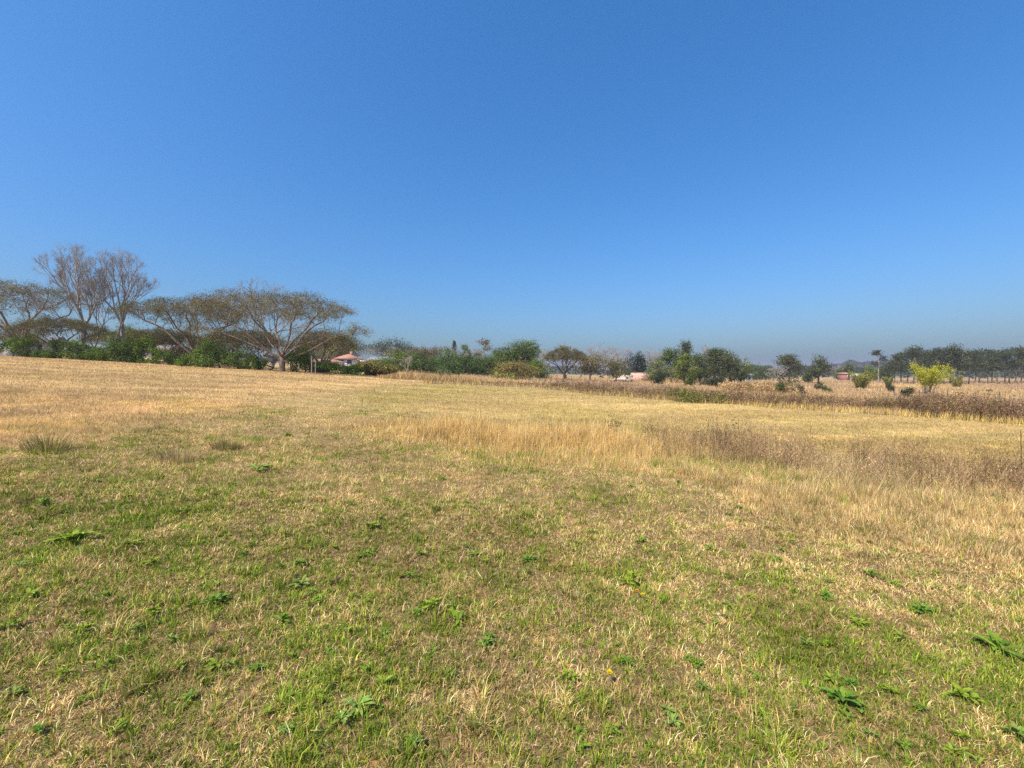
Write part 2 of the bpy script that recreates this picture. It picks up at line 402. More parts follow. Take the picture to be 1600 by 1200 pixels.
def build_tall():
    buf = Buf()
    # standing straw-coloured grass strip
    x, y = scatter(4.5, 15, 2600, 2.0)
    z = zones(x, y)
    d = fbm(x * 0.7, y * 0.7, 101)
    ok = z['tall'] & (rng.random(len(x)) < 0.35 + 0.9 * sst(0.35, 0.65, d))
    s = x / y
    ok &= rng.random(len(x)) < 1 - 0.55 * sst(0.25, 0.6, s)
    x, y, d = x[ok], y[ok], d[ok]; n = len(x)
    h = np.clip(rng.normal(0.42, 0.13, n), 0.08, 0.8) * (0.25 + 1.3 * fbm(x * 1.3, y * 1.3, 103))
    edge = sst(-0.42, -0.1, x / y)
    fb = np.array(TALL_B[::-1]); fa = np.array(TALL_F); sv = x / y
    sb = fb[:, 0] / fb[:, 1]; ob = np.argsort(sb); yb = np.interp(sv, sb[ob], fb[ob, 1])
    sf = fa[:, 0] / fa[:, 1]; of = np.argsort(sf); yf = np.interp(sv, sf[of], fa[of, 1])
    tt = np.clip((y - yf) / np.maximum(yb - yf, .3), -.3, 1.3)
    ramp = .30 + .70 * sst(-.15, .55, tt + .5 * (fbm(x * .9, y * .9, 191) - .5)) * (1 - .4 * sst(.8, 1.2, tt))
    h = h * ramp * (0.40 + 0.60 * edge) * (1 - .35 * sst(.2, .6, x / y)) * rng.uniform(.4, 1.2, n)
    rgt = sst(.2, .7, x / y)[:, None]
    c = pick(PAL_TALL, n, 0.2) * (1 - rgt) + pick(np.array([(.50, .38, .18), (.42, .32, .17), (.34, .30, .11), (.56, .44, .24), (.36, .25, .15)]), n, .2) * rgt
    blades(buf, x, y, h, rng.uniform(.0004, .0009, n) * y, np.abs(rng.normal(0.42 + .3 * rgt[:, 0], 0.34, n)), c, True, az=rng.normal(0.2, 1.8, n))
    # a few taller seed stalks
    k = (rng.random(n) < 0.03) & (y > 7)
    blades(buf, x[k], y[k], h[k] * 1.5 + 0.10, y[k] * .0006, np.abs(rng.normal(0.15, 0.12, k.sum())), pick(PAL_TALL, int(k.sum())), True)
    # medium, leaning bleached grass in front of the strip on the right
    x, y = scatter(3.0, 8.5, 2600, 2.0)
    z = zones(x, y); ok = z['mid'] & (fbm(x * 1.1, y * 1.1, 111) + rng.normal(0, 0.08, len(x)) > 0.47)
    x, y = x[ok], y[ok]; n = len(x)
    blades(buf, x, y, rng.uniform(.04, .12, n), rng.uniform(.0005, .0010, n) * y, np.abs(rng.normal(1.0, 0.35, n)), pick(PAL_STRAW, n, 0.18), True)
    o = buf.build('tall_dry_grass', M_GRASS)
    tag(o, 'knee high straw yellow grass standing in a strip across the field', 'grass', kind='stuff')
build_tall()

def forbs(buf, x, y, h, pal, nleaf, lsize, nbr=4, wst=0.008, lean=0.25):
    """dead branching weeds: stem, side twigs and small dry leaves or seed heads"""
    n = len(x)
    if n == 0: return
    az = rng.uniform(0, 6.283, n); tl = np.abs(rng.normal(0, lean, n))
    d = np.stack([np.cos(az) * np.sin(tl), np.sin(az) * np.sin(tl), np.cos(tl)], -1)
    b = np.stack([x, y, H(x, y)], -1)
    c = pick(pal, n, 0.18) * (.62 + .76 * fbm(x * .55, y * .55, 181))[:, None]
    def stick(p0, p1, w, c):
        m = len(p0); a = rng.uniform(0, 6.283, m)
        wd = np.stack([np.cos(a), np.sin(a), np.zeros(m)], -1) * np.reshape(w, (-1, 1)) / 2
        V = np.stack([p0 - wd, p0 + wd, p1 + wd * .6, p1 - wd * .6], 1).reshape(-1, 3)
        buf.add(V, np.arange(m)[:, None] * 4 + np.arange(4)[None], np.repeat(c, 4, 0))
    top = b + d * h[:, None]
    stick(b, top, np.full(n, wst), c * 0.9)
    ends = [top]; ec = [c]; hh = [h]
    for k in range(nbr):
        t = rng.uniform(0.3, 0.8, n)[:, None]
        p0 = b + d * h[:, None] * t
        a = rng.uniform(0, 6.283, n)
        dd = np.stack([np.cos(a) * .6, np.sin(a) * .6, np.full(n, .8)], -1)
        p1 = p0 + dd * (h * rng.uniform(.2, .42, n))[:, None]
        stick(p0, p1, np.full(n, wst * .7), c)
        ends.append(p1); ec.append(c); hh.append(h)
    E = np.concatenate(ends); EC = np.concatenate(ec); HH = np.concatenate(hh)
    for k in range(nleaf):
        m = len(E)
        P = E + rng.normal(0, 1, (m, 3)) * (HH * 0.10)[:, None] - np.array([0, 0, 1]) * (HH * rng.uniform(0, .25, m))[:, None]
        leafq(buf, P, lsize * rng.uniform(.5, 1.4, m), EC * (1 + rng.normal(0, .18, (m, 1))))

def leafq(buf, P, s, c, flat=0.0, asp=0.5, out=None):
    """one small rhombic leaf per point, randomly turned"""
    m = len(P); c = np.broadcast_to(np.asarray(c, float), (m, 3))
    a = rng.normal(0, 1, (m, 3)); a[:, 2] *= (1 - flat)
    a /= np.linalg.norm(a, axis=1)[:, None] + 1e-9
    r = rng.normal(0, 1, (m, 3)); r[:, 2] *= (1 - flat)
    q = np.cross(a, r) if flat < 0.5 else r - a * np.sum(a * r, 1)[:, None]
    q /= np.linalg.norm(q, axis=1)[:, None] + 1e-9
    if out is not None:
        nn = out + rng.normal(0, .55, (m, 3)); nn /= np.linalg.norm(nn, axis=1)[:, None] + 1e-9
        a = np.cross(nn, a); a /= np.linalg.norm(a, axis=1)[:, None] + 1e-9; q = np.cross(nn, a)
    s = np.reshape(s, (-1, 1)) * np.ones((m, 1))
    V = np.stack([P - a * s * .5, P + q * s * asp * .5, P + a * s * .5, P - q * s * asp * .5], 1).reshape(-1, 3)
    buf.add(V, np.arange(m)[:, None] * 4 + np.arange(4)[None], np.repeat(np.clip(c, .004, 1), 4, 0))

def build_weeds():
    buf = Buf()
    # brown dead weeds along the back of the tall grass on the right
    x, y = scatter(5, 13, 110, 2.5)
    z = zones(x, y); s = x / y
    # back half of the strip only
    fb = np.array(TALL_B[::-1]); fa = np.array(TALL_F)
    sb = fb[:, 0] / fb[:, 1]; o_ = np.argsort(sb); yb = np.interp(s, sb[o_], fb[o_, 1])
    sf = fa[:, 0] / fa[:, 1]; o2 = np.argsort(sf); yf = np.interp(s, sf[o2], fa[o2, 1])
    t = (y - yf) / (yb - yf)
    ok = (t > 0.42 - 0.10 * sst(0.5, 1.2, s) + .25 * (fbm(x, y, 125) - .5)) & (t < 1.02) & (s > 0.30) & (rng.random(len(x)) < 0.25 + 0.75 * sst(0.3, 0.55, s))
    ok &= fbm(x * .8, y * .8, 121) > 0.34
    x, y = x[ok], y[ok]
    forbs(buf, x, y, np.clip(rng.normal(.50, .14, len(x)), .15, .85), PAL_WEED * 1.15, 3, .024, 5, .006, .35)
    o = buf.build('dead_weeds', M_DRY); tag(o, 'purplish brown dead weeds standing behind the tall grass strip', 'weeds', kind='stuff')
    # the long weed band further back
    buf = Buf()
    F = np.array(WEED_F); B = np.array([widen(p, 1.13, 2.2) for p in WEED_F])
    n = 6500
    # sample by image angle so that the near right part is not too thin
    i = rng.uniform(0, len(F) - 1, n); k = i.astype(int); f = (i - k)[:, None]
    pf = F[k] * (1 - f) + F[np.minimum(k + 1, len(F) - 1)] * f; pb = B[k] * (1 - f) + B[np.minimum(k + 1, len(F) - 1)] * f
    t = rng.random((n, 1)); p = pf * (1 - t) + pb * t
    x, y = p[:, 0], p[:, 1]; s = x / y
    dens = fbm(x * .3, y * .3, 131)
    ok = (dens > 0.36) & (rng.random(n) < .25 + .75 * sst(-.12, .15, s)); x, y, s = x[ok], y[ok], s[ok]; dens = dens[ok]
    h = np.clip(rng.normal(.72, .18, len(x)), .25, 1.3) * (0.45 + .9 * fbm(x * .45, y * .45, 133)) * (0.32 + 0.68 * sst(-0.02, 0.22, s))
    tint = np.where((vn(x * .12, y * .12, 141) > .62)[:, None], np.array([[1.0, 1.15, .85]]), np.array([[1.0, .95, 1.0]]))
    h = h * (1 + .25 * sst(.5, 1.1, s))
    forbs(buf, x, y, h, PAL_WEED * .82, 3, .075, 4, .016, .2)
    # blond grass between and in front of the weeds
    n = 9000; i = rng.uniform(0, len(F) - 1, n); k = i.astype(int); f = (i - k)[:, None]
    pf = F[k] * (1 - f) + F[np.minimum(k + 1, len(F) - 1)] * f; pb = B[k] * (1 - f) + B[np.minimum(k + 1, len(F) - 1)] * f
    t = rng.random((n, 1)) ** 1.8 - 0.06; p = pf * (1 - t) + pb * t; x, y = p[:, 0], p[:, 1]
    c = pick(PAL_TALL * .9, n); gsel = rng.random(n) < 0.35 * (t[:, 0] < 0.12); c[gsel] = pick(PAL_YG, int(gsel.sum()))
    blades(buf, x, y, rng.uniform(.12, .5, n), rng.uniform(.02, .04, n), np.abs(rng.normal(.3, .25, n)), c, False)
    o = buf.build('dead_weed_band', M_DRY); tag(o, 'long low band of brown dead weeds along the far edge of the mown strip', 'weeds', kind='stuff')
    # rough dry veld beyond
    buf = Buf(); 
    for y0, y1, dn, w, hh in [(18, 34, 26, .03, .34), (34, 60, 10, .06, .42), (60, 110, 3.2, .12, .5), (110, 180, .8, .25, .6)]:
        x, y = scatter(y0, y1, dn * 3, 4)
        z = zones(x, y); ok = z['farr'] & (fbm(x * .12, y * .12, 151) > .36); x, y = x[ok], y[ok]; n = len(x)
        tone = vn(x * .07, y * .05, 161)[:, None]
        c = pick(PAL_TALL, n) * (1 - tone) + pick(np.array([(.36, .25, .17), (.42, .30, .21), (.33, .22, .15)]), n) * tone
        blades(buf, x, y, rng.uniform(.4, 1.2, n) * hh, rng.uniform(.6, 1.4, n) * w, np.abs(rng.normal(.35, .25, n)), c, False)
    o = buf.build('dry_veld_grass', M_GRASS); tag(o, 'rough pale dry grass on the open land beyond the weed band', 'grass', kind='stuff')
    # dried maize-like stand, orange tan
    buf = Buf(); n = 900
    u = rng.uniform(1125, 1235, n); Y = rng.uniform(46, 62, n); x = (u - 800) / FPX * Y
    forbs(buf, x, Y, rng.uniform(.6, 1.15, n), np.array([(.42, .28, .12), (.38, .24, .10), (.48, .34, .17), (.33, .22, .11)]), 2, .2, 3, .03, .15)
    o = buf.build('dry_maize', M_DRY); tag(o, 'tan orange dried maize stand on the open land before the grove', 'maize', kind='stuff')
    # rank reddish grass before the middle trees
    buf = Buf(); n = 2600
    u = rng.uniform(590, 745, n); Y = 37 + (u - 590) * .02 + rng.uniform(0, 8, n); x = (u - 800) / FPX * Y
    hh = rng.uniform(.2, .7, n) * sst(585, 640, u) * (1 - .5 * sst(690, 745, u)) + .25
    blades(buf, x, Y, hh, rng.uniform(.03, .07, n), np.abs(rng.normal(.3, .22, n)), pick(np.array([(.46, .30, .13), (.38, .23, .12), (.52, .36, .15), (.30, .25, .1)]), n), False)
    o = buf.build('rank_grass', M_DRY); tag(o, 'tall reddish tan grass growing in front of the middle green trees', 'grass', kind='stuff')
build_weeds()

# ------------------------------------------------------------------ tree growing
def grow(att, trunk, step, kill, infl, maxit=120, up=0.05, seed=0, par0=None):
    r = np.random.default_rng(seed)
    P = [np.array(p, float) for p in trunk]; par = list(par0) if par0 is not None else [-1] + list(range(len(trunk) - 1))
    A = np.array(att, float); nd = np.full(len(A), 1e9); ni = np.zeros(len(A), int)
    alive = np.ones(len(A), bool); kids = {}
    def upd(i0):
        N_ = np.array(P[i0:])
        d = np.linalg.norm(A[:, None] - N_[None], axis=2); j = d.argmin(1); m = d[np.arange(len(A)), j]
        b = m < nd; nd[b] = m[b]; ni[b] = j[b] + i0
    upd(0)
    for it in range(maxit):
        act = alive & (nd < infl)
        if not act.any(): break
        ids = np.unique(ni[act]); i0 = len(P); made = 0
        for i in ids:
            if kids.get(i, 0) >= 3: continue
            s = act & (ni == i)
            v = A[s] - P[i]; v /= np.linalg.norm(v, axis=1)[:, None] + 1e-9
            d = v.mean(0) + r.normal(0, .12, 3) + np.array([0, 0, up])
            l = np.linalg.norm(d)
            if l < 1e-3: continue
            P.append(P[i] + d / l * step); par.append(int(i)); kids[i] = kids.get(i, 0) + 1; made += 1
        if not made: break
        upd(i0)
        alive &= nd > kill
    return np.array(P), np.array(par)

def radii(P, par, r0, R, ex=2.4):
    n = len(P); a = np.zeros(n); kids = np.zeros(n, int)
    for i in range(1, n): kids[par[i]] += 1
    for i in range(n - 1, 0, -1):
        if kids[i] == 0: a[i] = 1
        a[par[i]] += a[i]
    raw = a ** (1 / ex); k = (raw - 1) / max(raw.max() - 1, 1e-6)
    return r0 + (R - r0) * k, kids

def tubes(buf, P, par, rad, sel, sides=5):
    idx = np.array([i for i in range(1, len(P)) if sel[i]])
    if len(idx) == 0: return
    pa = par[idx]
    d = P[idx] - P[pa]; L_ = np.linalg.norm(d, axis=1)[:, None] + 1e-9; d = d / L_
    nd = np.zeros_like(P); full = np.arange(1, len(P)); dd = P[full] - P[par[full]]
    nd[full] = dd / (np.linalg.norm(dd, axis=1)[:, None] + 1e-9); nd[0] = (0, 0, 1)
    def ring(c, dr, r):
        ref = np.where(np.abs(dr[:, :1]) > .8, np.array([[0, 1., 0]]), np.array([[1., 0, 0]]))
        e1 = np.cross(dr, ref); e1 /= np.linalg.norm(e1, axis=1)[:, None] + 1e-9; e2 = np.cross(dr, e1)
        t = np.arange(sides) / sides * 6.28318
        return c[:, None] + (e1[:, None] * np.cos(t)[None, :, None] + e2[:, None] * np.sin(t)[None, :, None]) * r[:, None, None]
    same = np.sum(nd[pa] * d, 1) > 0.6
    d0 = np.where(same[:, None], nd[pa], d)
    ra = np.minimum(rad[pa], rad[idx] * 1.35); ra = np.where(pa == 0, rad[0] * 1.0, ra)
    r0 = ring(P[pa], d, ra); r1 = ring(P[idx] + d * rad[idx][:, None] * .3, d, rad[idx])
    V = np.concatenate([r0, r1], 1).reshape(-1, 3)
    k = np.arange(sides); k2 = (k + 1) % sides
    q = np.stack([k, k2, k2 + sides, k + sides], -1)
    buf.add(V, (np.arange(len(idx))[:, None, None] * 2 * sides + q[None]).reshape(-1, 4))

def twigs(buf, P, par, kids, n_per, length, w, seed, droop=0.0, frac=1.0):
    """fine last-order twigs as slim two-faced blades crossing at right angles"""
    r = np.random.default_rng(seed)
    i = np.array([k for k in range(1, len(P)) if kids[k] <= 1 and r.random() < frac])
    if not len(i): return np.zeros((0, 3))
    d = P[i] - P[par[i]]; d /= np.linalg.norm(d, axis=1)[:, None] + 1e-9
    out = []
    for k in range(n_per):
        m = len(i); t = r.random((m, 1))
        p0 = P[i] * t + P[par[i]] * (1 - t)
        dd = d + r.normal(0, .55, (m, 3)) + np.array([0, 0, -droop]); dd /= np.linalg.norm(dd, axis=1)[:, None]
        p1 = p0 + dd * length * r.uniform(.4, 1.2, (m, 1))
        e = np.cross(dd, r.normal(0, 1, (m, 3))); e /= np.linalg.norm(e, axis=1)[:, None] + 1e-9
        e2 = np.cross(dd, e)
        for q in (e, e2):
            V = np.stack([p0 - q * w * .5, p0 + q * w * .5, p1], 1).reshape(-1, 3)
            buf.add(V, np.arange(m)[:, None] * 3 + np.arange(3)[None])
        out.append(p1)
    return np.concatenate(out)

def limbs_from(tr, ends, r, z_in=(-2, -1), pw=1.6, seg=6, wob=.05):
    """main limbs that leave the trunk top and arch out to the given ends"""
    P = [np.array(p, float) for p in tr]; par = [-1] + list(range(len(tr) - 1)); n0 = len(tr)
    for k, e in enumerate(ends):
        j = n0 + z_in[k % len(z_in)]; b = P[j]; last = j; e = np.array(e, float); L_ = np.linalg.norm(e - b); ph = r.uniform(0, 6)
        for i in range(1, seg + 1):
            q = i / seg; p = b + (e - b) * np.array([q, q, 0]); p[2] = b[2] + (e[2] - b[2]) * (1 - (1 - q) ** pw)
            p += np.array([math.sin(ph + q * 7), math.cos(ph + q * 6), math.sin(ph * 2 + q * 8) * .6]) * L_ * wob * (q * (1.3 - q))
            P.append(p); par.append(last); last = len(P) - 1
    return P, par

def umbrella(n, R, top, thick, droop, r, cx=0, cy=0, sq=0.8, lob=0.35):
    th = r.uniform(0, 6.283, n); q = np.sqrt(r.random(n))
    k = 1 + lob * (vn(th * 1.1 + r.uniform(0, 50), th * 0, 3) - .5)
    rr = q * R * k
    zt = top - droop * q ** 2.4 + (vn(np.cos(th) * q * 3 + 20, np.sin(th) * q * 3 + 20, 5) - .5) * thick * .9
    return np.stack([cx + rr * np.cos(th), cy + rr * np.sin(th) * sq, zt - thick * r.random(n) ** 1.3], -1)

BLOBC = [None]
def blobs(n, R, z0, z1, r, nb=9, sq=0.85):
    """attractors in a lumpy rounded crown made of several sub-masses"""
    H_ = z1 - z0; out = []; cen = []
    for k in range(nb):
        th = k / nb * 6.283 * 2.4 + r.uniform(-.4, .4); f = r.uniform(.3, .95) if k else 0
        q = r.uniform(.12, .88)
        wid = math.sin(math.pi * min(max(q * .75 + .18, 0), 1)) 
        c = np.array([math.cos(th) * R * .66 * f * wid, math.sin(th) * R * .66 * f * sq * wid, z0 + H_ * q])
        s = np.array([R * .46, R * .46 * sq, H_ * .26]) * r.uniform(.75, 1.15)
        m = n // nb; v = r.normal(0, 1, (m, 3)); v /= np.linalg.norm(v, axis=1)[:, None]
        out.append(c + v * s * (r.random((m, 1)) ** .45)); cen.append(np.repeat((c - np.array([0, 0, s[2] * .5]))[None], m, 0))
    A = np.concatenate(out); BLOBC[0] = np.concatenate(cen); A[:, 2] = np.clip(A[:, 2], z0 + .02 * H_, z1)
    return A

def root_z(x, y): return float(H(x, y)) - 0.05

def leaf_crown(buf, centres, per, spread, size, col, r, flat=0.0, vs=1.0, jv=0.22, asp=.6, bc=None):
    cj = np.clip(1 + r.normal(0, jv, (len(centres), 1)), .45, 1.7)
    hue = r.normal(0, .06, (len(centres), 3))
    for k in range(per):
        P = centres + r.normal(0, spread, centres.shape) * np.array([1, 1, vs])
        leafq(buf, P, size * r.uniform(.6, 1.4, len(P)), np.array(col)[None] * cj * (1 + hue) * (1 + r.normal(0, .12, (len(P), 1))), flat, asp, None if bc is None else (P - bc) / (np.linalg.norm(P - bc, axis=1)[:, None] + 1e-9))

def tree(kind, u, Y, vtop, wpx, label, name=None, cat='tree', group=None, col=(.06, .08, .03), seed=0, z0=None, bark=None, leaf=None, dens=1.0, cu=None, trunkR=None, low=0.3, ext=()):
    """kind: acacia | round | bare | gum | conifer | shrub"""
    r = np.random.default_rng(1000 + seed + int(u * 7) + int(Y * 13))
    x, y = uY(u, Y); bz = root_z(x, y)
    Ht = zpx(vtop, Y) - bz; R = wpx / 2 / FPX * Y
    px = Y / FPX * 1600 / 1024                     # metres per rendered pixel
    cx = ((cu - u) / FPX * Y) if cu is not None else 0.0
    t = empty(name or {'acacia': 'acacia_tree', 'round': 'leafy_tree', 'bare': 'bare_tree', 'gum': 'gum_tree', 'conifer': 'conifer_tree', 'shrub': 'shrub'}[kind], (x, y, bz))
    tag(t, label, cat, group)
    ls = leaf or max(0.09, px * 1.15)
    tb = Buf(); cb = Buf(); wb = Buf()
    if kind == 'acacia':
        droop = Ht * low * 1.15; zb_ = Ht * .60; n = int(950 * dens)
        th = r.uniform(0, 6.283, n); q = np.sqrt(r.random(n)); kk = 1 + .38 * (vn(th * 1.2 + r.uniform(0, 50), th * 0, 3) - .5)
        xx, yy = cx + q * R * kk * np.cos(th), q * R * kk * np.sin(th) * .85
        zt = Ht - droop * q ** 3 + (vn(xx * .55 + 30, yy * .55 + 30, 5 + seed) - .5) * Ht * .10
        zl = zb_ + (zt - zb_) * (.25 + .6 * q ** 2) + (vn(xx * .7 + 7, yy * .7 + 3, 6 + seed) - .6) * Ht * .26; zl = np.minimum(zl, zt - .1)
        A = np.stack([xx, yy, zt - (zt - zl) * r.random(n) ** 1.8], -1)
        tr = [(0, 0, 0), (cx * .03, 0, Ht * .06), (cx * .06 + .04, 0, Ht * .12), (cx * .08, .05, Ht * .18)]
        nl = 7 if R > 4 else 5; ends = []
        for k in range(nl):
            th = k * 6.283 / nl + r.uniform(-.3, .3); f = r.uniform(.5, .78)
            ends.append((cx + R * f * math.cos(th), R * f * .8 * math.sin(th), (Ht - droop * f ** 3) * r.uniform(.66, .76)))
        for e in ext:
            ends.append(e); v = r.normal(0, 1, (60, 3)) * np.array([R * .13, R * .1, R * .035]); A = np.concatenate([A, np.array(e) + v + np.array([0, 0, .1])])
        P0, par0 = limbs_from(tr, ends, r, (-1, -2, -1), 1.35, 6, .07)
        P, par = grow(A, P0, max(.26, R * .05), .28 + R * .02, R * 1.2 + 1, 140, .03, seed, par0)
        rad, kids = radii(P, par, max(.010, px * .07), trunkR or Ht * .036, 1.8)
        tubes(tb, P, par, rad, np.ones(len(P), bool), 6)
        tips = twigs(wb, P, par, kids, 6, .6, max(.010, px * .11), seed, .02)
        cen = np.concatenate([A, tips[r.random(len(tips)) < .8]]); cen[:, 2] += .05
        cen = cen[vn(cen[:, 0] * 1.15 + 40, cen[:, 1] * 1.15 + cen[:, 2] * 1.4 + 40, seed) > .36]
        leaf_crown(cb, cen, max(4, int(12 * dens)), .14 + R * .011, ls * .82, col, r, .35, .40, .38, .42)
    elif kind == 'bare':
        P = [np.zeros(3)]; par = [-1]; nz = 4
        for i in range(1, nz + 1): P.append(np.array([r.normal(0, .04), r.normal(0, .04), i / nz * low * .55])); par.append(len(P) - 2)
        md = 8 if dens > .9 else 7 if dens > .45 else 6
        def rec(j, d, L_, dep):
            p = P[j]; seg = 3; last = j
            for i in range(seg):
                d = d + r.normal(0, .05, 3) + np.array([0, 0, .035]); d = d / np.linalg.norm(d)
                p = p + d * L_ / seg; P.append(p); par.append(last); last = len(P) - 1
                if dep > 2 and i < seg - 1 and r.random() < .30:
                    side = d + r.normal(0, .5, 3); side /= np.linalg.norm(side); rec2(last, side, L_ * .55)
            if dep >= md: return
            nk = 3 if (dep == 0 or r.random() < .22) else 2
            a0 = r.uniform(0, 6.283); e1 = np.cross(d, [.3, .9, .2]); e1 /= np.linalg.norm(e1); e2 = np.cross(d, e1)
            for k in range(nk):
                an = r.uniform(.22, .60) if k or dep == 0 else r.uniform(.08, .25); az = a0 + k * 6.283 / nk + r.uniform(-.4, .4)
                dd = d * math.cos(an) + (e1 * math.cos(az) + e2 * math.sin(az)) * math.sin(an)
                rec(last, dd, L_ * r.uniform(.62, .98), dep + 1)
        def rec2(j, d, L_):
            p = P[j]; last = j
            for i in range(3):
                d = d + r.normal(0, .08, 3) + np.array([0, 0, .05]); d = d / np.linalg.norm(d); p = p + d * L_ / 3; P.append(p); par.append(last); last = len(P) - 1
        rec(nz, np.array([0, 0, 1.0]), .17, 0); rec(nz - 1, np.array([.35, .1, .9]), .16, 2); rec(nz - 1, np.array([-.42, -.1, .85]), .16, 2)
        P = np.array(P); par = np.array(par)
        hi = np.percentile(P[:, 2], 99.7); wx = np.percentile(np.abs(P[:, 0]), 98.5); wy = np.percentile(np.abs(P[:, 1]), 98.5)
        P = P * np.array([R / wx, R * .85 / wy, Ht / hi]); P[:, 0] += cx * P[:, 2] / Ht
        zm = Ht * .55; e = np.sqrt(((P[:, 0] - cx * P[:, 2] / Ht) / R) ** 2 + (P[:, 1] / R) ** 2 + (np.maximum(P[:, 2] - zm, 0) / (Ht - zm)) ** 2); q = np.where(e > .8, (.8 + .25 * np.tanh((e - .8) / .25 * .7)) / np.maximum(e, .01), 1)[:, None]
        c0 = np.array([0, 0, zm]); top = (P[:, 2] > zm)[:, None]; P = np.where(top, c0 + (P - c0) * q, P * np.concatenate([q, q, np.ones_like(q)], 1))
        P[:, 2] *= Ht / P[:, 2].max()
        rad, kids = radii(P, par, max(.006, px * .038), trunkR or Ht * .022, 1.75)
        tubes(tb, P, par, rad, np.ones(len(P), bool), 5)
        tips = twigs(cb, P, par, kids, 2, Ht * .05, max(.006, px * .05), seed, -.15, .75)
    elif kind == 'gum':
        nb = max(4, int(6 * dens)); A = []
        for k in range(nb):
            q = .34 + .66 * (k + .5) / nb if k else .97 - .06 * r.random()
            th = k * 2.4 + r.uniform(0, 1); f = R * .55 * (1.1 - abs(q - .7)) * (0 if k == 0 else 1)
            c = np.array([math.cos(th) * f, math.sin(th) * f, Ht * q - Ht * .05])
            v = r.normal(0, 1, (26, 3)); v /= np.linalg.norm(v, axis=1)[:, None]
            A.append(c + v * np.array([R * .5, R * .5, Ht * .085]) * r.random((26, 1)) ** .4)
        A = np.concatenate(A)
        tr = [(0, 0, 0)] + [(r.normal(0, .06), r.normal(0, .06), Ht * f) for f in (.1, .2, .3, .4, .5)]
        P, par = grow(A, tr, max(.35, R * .14), .5, 30, 90, .1, seed)
        rad, kids = radii(P, par, max(.03, px * .12), trunkR or Ht * .016, 2.3)
        tubes(tb, P, par, rad, np.ones(len(P), bool), 5)
        leaf_crown(cb, A, int(9 * dens) + 3, R * .15, ls * 1.05, col, r, .1, .7, .28)
    elif kind == 'conifer':
        tr = [(0, 0, Ht * f) for f in np.linspace(0, .98, 9)]
        P = np.array(tr); par = np.arange(-1, 8); rad = np.linspace(Ht * .02, .03, 9)
        tubes(tb, P, par, rad, np.ones(9, bool), 5)
        n = 420; q = r.random(n) ** .8; th = r.uniform(0, 6.283, n); rr = R * (1 - q) ** .8 * r.uniform(.4, 1, n)
        cen = np.stack([rr * np.cos(th), rr * np.sin(th), Ht * (.15 + .85 * q)], -1)
        leaf_crown(cb, cen, 4, R * .12, ls, col, r, 0, .6)
    else:
        z0f = low if kind == 'round' else .06
        nb = 11 if kind == 'round' else 7
        A = blobs(int(420 * dens), R * 1.2, Ht * z0f, Ht * .97, r, nb)
        if kind == 'shrub' or z0f < .06: A[:, 2] = np.maximum(A[:, 2] * 1.12 - .12 * Ht, .03 * Ht + .1 * Ht * r.random(len(A)))
        A[:, 0] += cx; BC = BLOBC[0].copy(); BC[:, 0] += cx
        tr = [(0, 0, 0), (.02, 0, Ht * .06), (0, .03, Ht * .12)] + ([(cx * .2, 0, Ht * .2)] if kind == 'round' else [])
        P, par = grow(A, tr, max(.22, R * .12), .3 + R * .04, 40, 80, .05, seed)
        rad, kids = radii(P, par, max(.012, px * .1), trunkR or max(Ht * .03, .03), 2.3)
        tubes(tb, P, par, rad, np.ones(len(P), bool), 5)
        cover = (R * Ht * 3.2) / (ls * ls * .5)
        per = int(np.clip(cover * 2.1 * dens / len(A), 4, 18))
        leaf_crown(cb, A, per, R * .085 + .04, ls, col, r, 0, .85, .34, .6, BC)
        # loose outer sprays
        sel = A[r.random(len(A)) < .3]; ctr = np.array([cx, 0, Ht * .55])
        leaf_crown(cb, sel + (sel - ctr) * .07, 2, R * .10, ls * .9, col, r)
    bk = bark or {'acacia': M_BARK, 'bare': M_BARKG, 'gum': M_BARKG}.get(kind, M_BARKD)
    tb.build('trunk', bk, t, smooth=True)
    if cb.n: cb.build('crown', M_TWIGG if kind == 'bare' else M_LEAF, t)
    if wb.n: wb.build('twigs', M_TWIG, t)
    return t

OL = (.17, .15, .065); OLD = (.13, .122, .045); GRN = (.125, .18, .024); DGR = (.085, .12, .024); BGR = (.10, .16, .03); GUM = (.055, .074, .030)
YEL = (.48, .42, .05); BRW = (.20, .155, .09); HAZG = (.07, .10, .05)

# left tree line
tree('acacia', 38, 44, 446, 225, 'wide flat-topped acacia at the left edge of the field with leaning pale limbs', col=OL, seed=1, cu=10, low=.16)
tree('acacia', 95, 41, 500, 115, 'low dark spreading acacia beneath the tall leafless trees', col=OLD, seed=2, low=.22, bark=M_BARKD)
tree('bare', 148, 43, 390, 150, 'tall leafless tree with pale forked trunk, left of the two bare trees', seed=3, low=.24, trunkR=.24, dens=1.1)
tree('bare', 194, 46, 394, 116, 'tall leafless tree with brown upright trunk, right of the two bare trees', seed=4, low=.28, trunkR=.22, dens=1.1)
tree('acacia', 306, 44, 470, 180, 'flat-topped acacia growing between the bare trees and the largest acacia', col=OLD, seed=5, low=.22, cu=300)
tree('acacia', 441, 40, 460, 222, 'largest flat-topped acacia with pale spreading limbs at the field corner', col=OL, seed=6, low=.20, cu=438, trunkR=.26, dens=1.1, ext=[(7.0, -.5, 3.5), (-6.3, -.6, 3.7), (4.6, -1.2, 3.2), (-4.2, 1.0, 3.3)])
tree('bare', 425, 53, 437, 120, 'leafless tree rising behind the largest acacia', seed=7, low=.4, dens=.8)
tree('acacia', 208, 52, 521, 130, 'low yellow green acacia behind the hedge under the bare trees', col=(.17, .16, .04), seed=8, low=.3)
tree('round', 205, 66, 510, 56, 'dark green round tree seen far behind the brown bare trunk', col=GRN, seed=9)
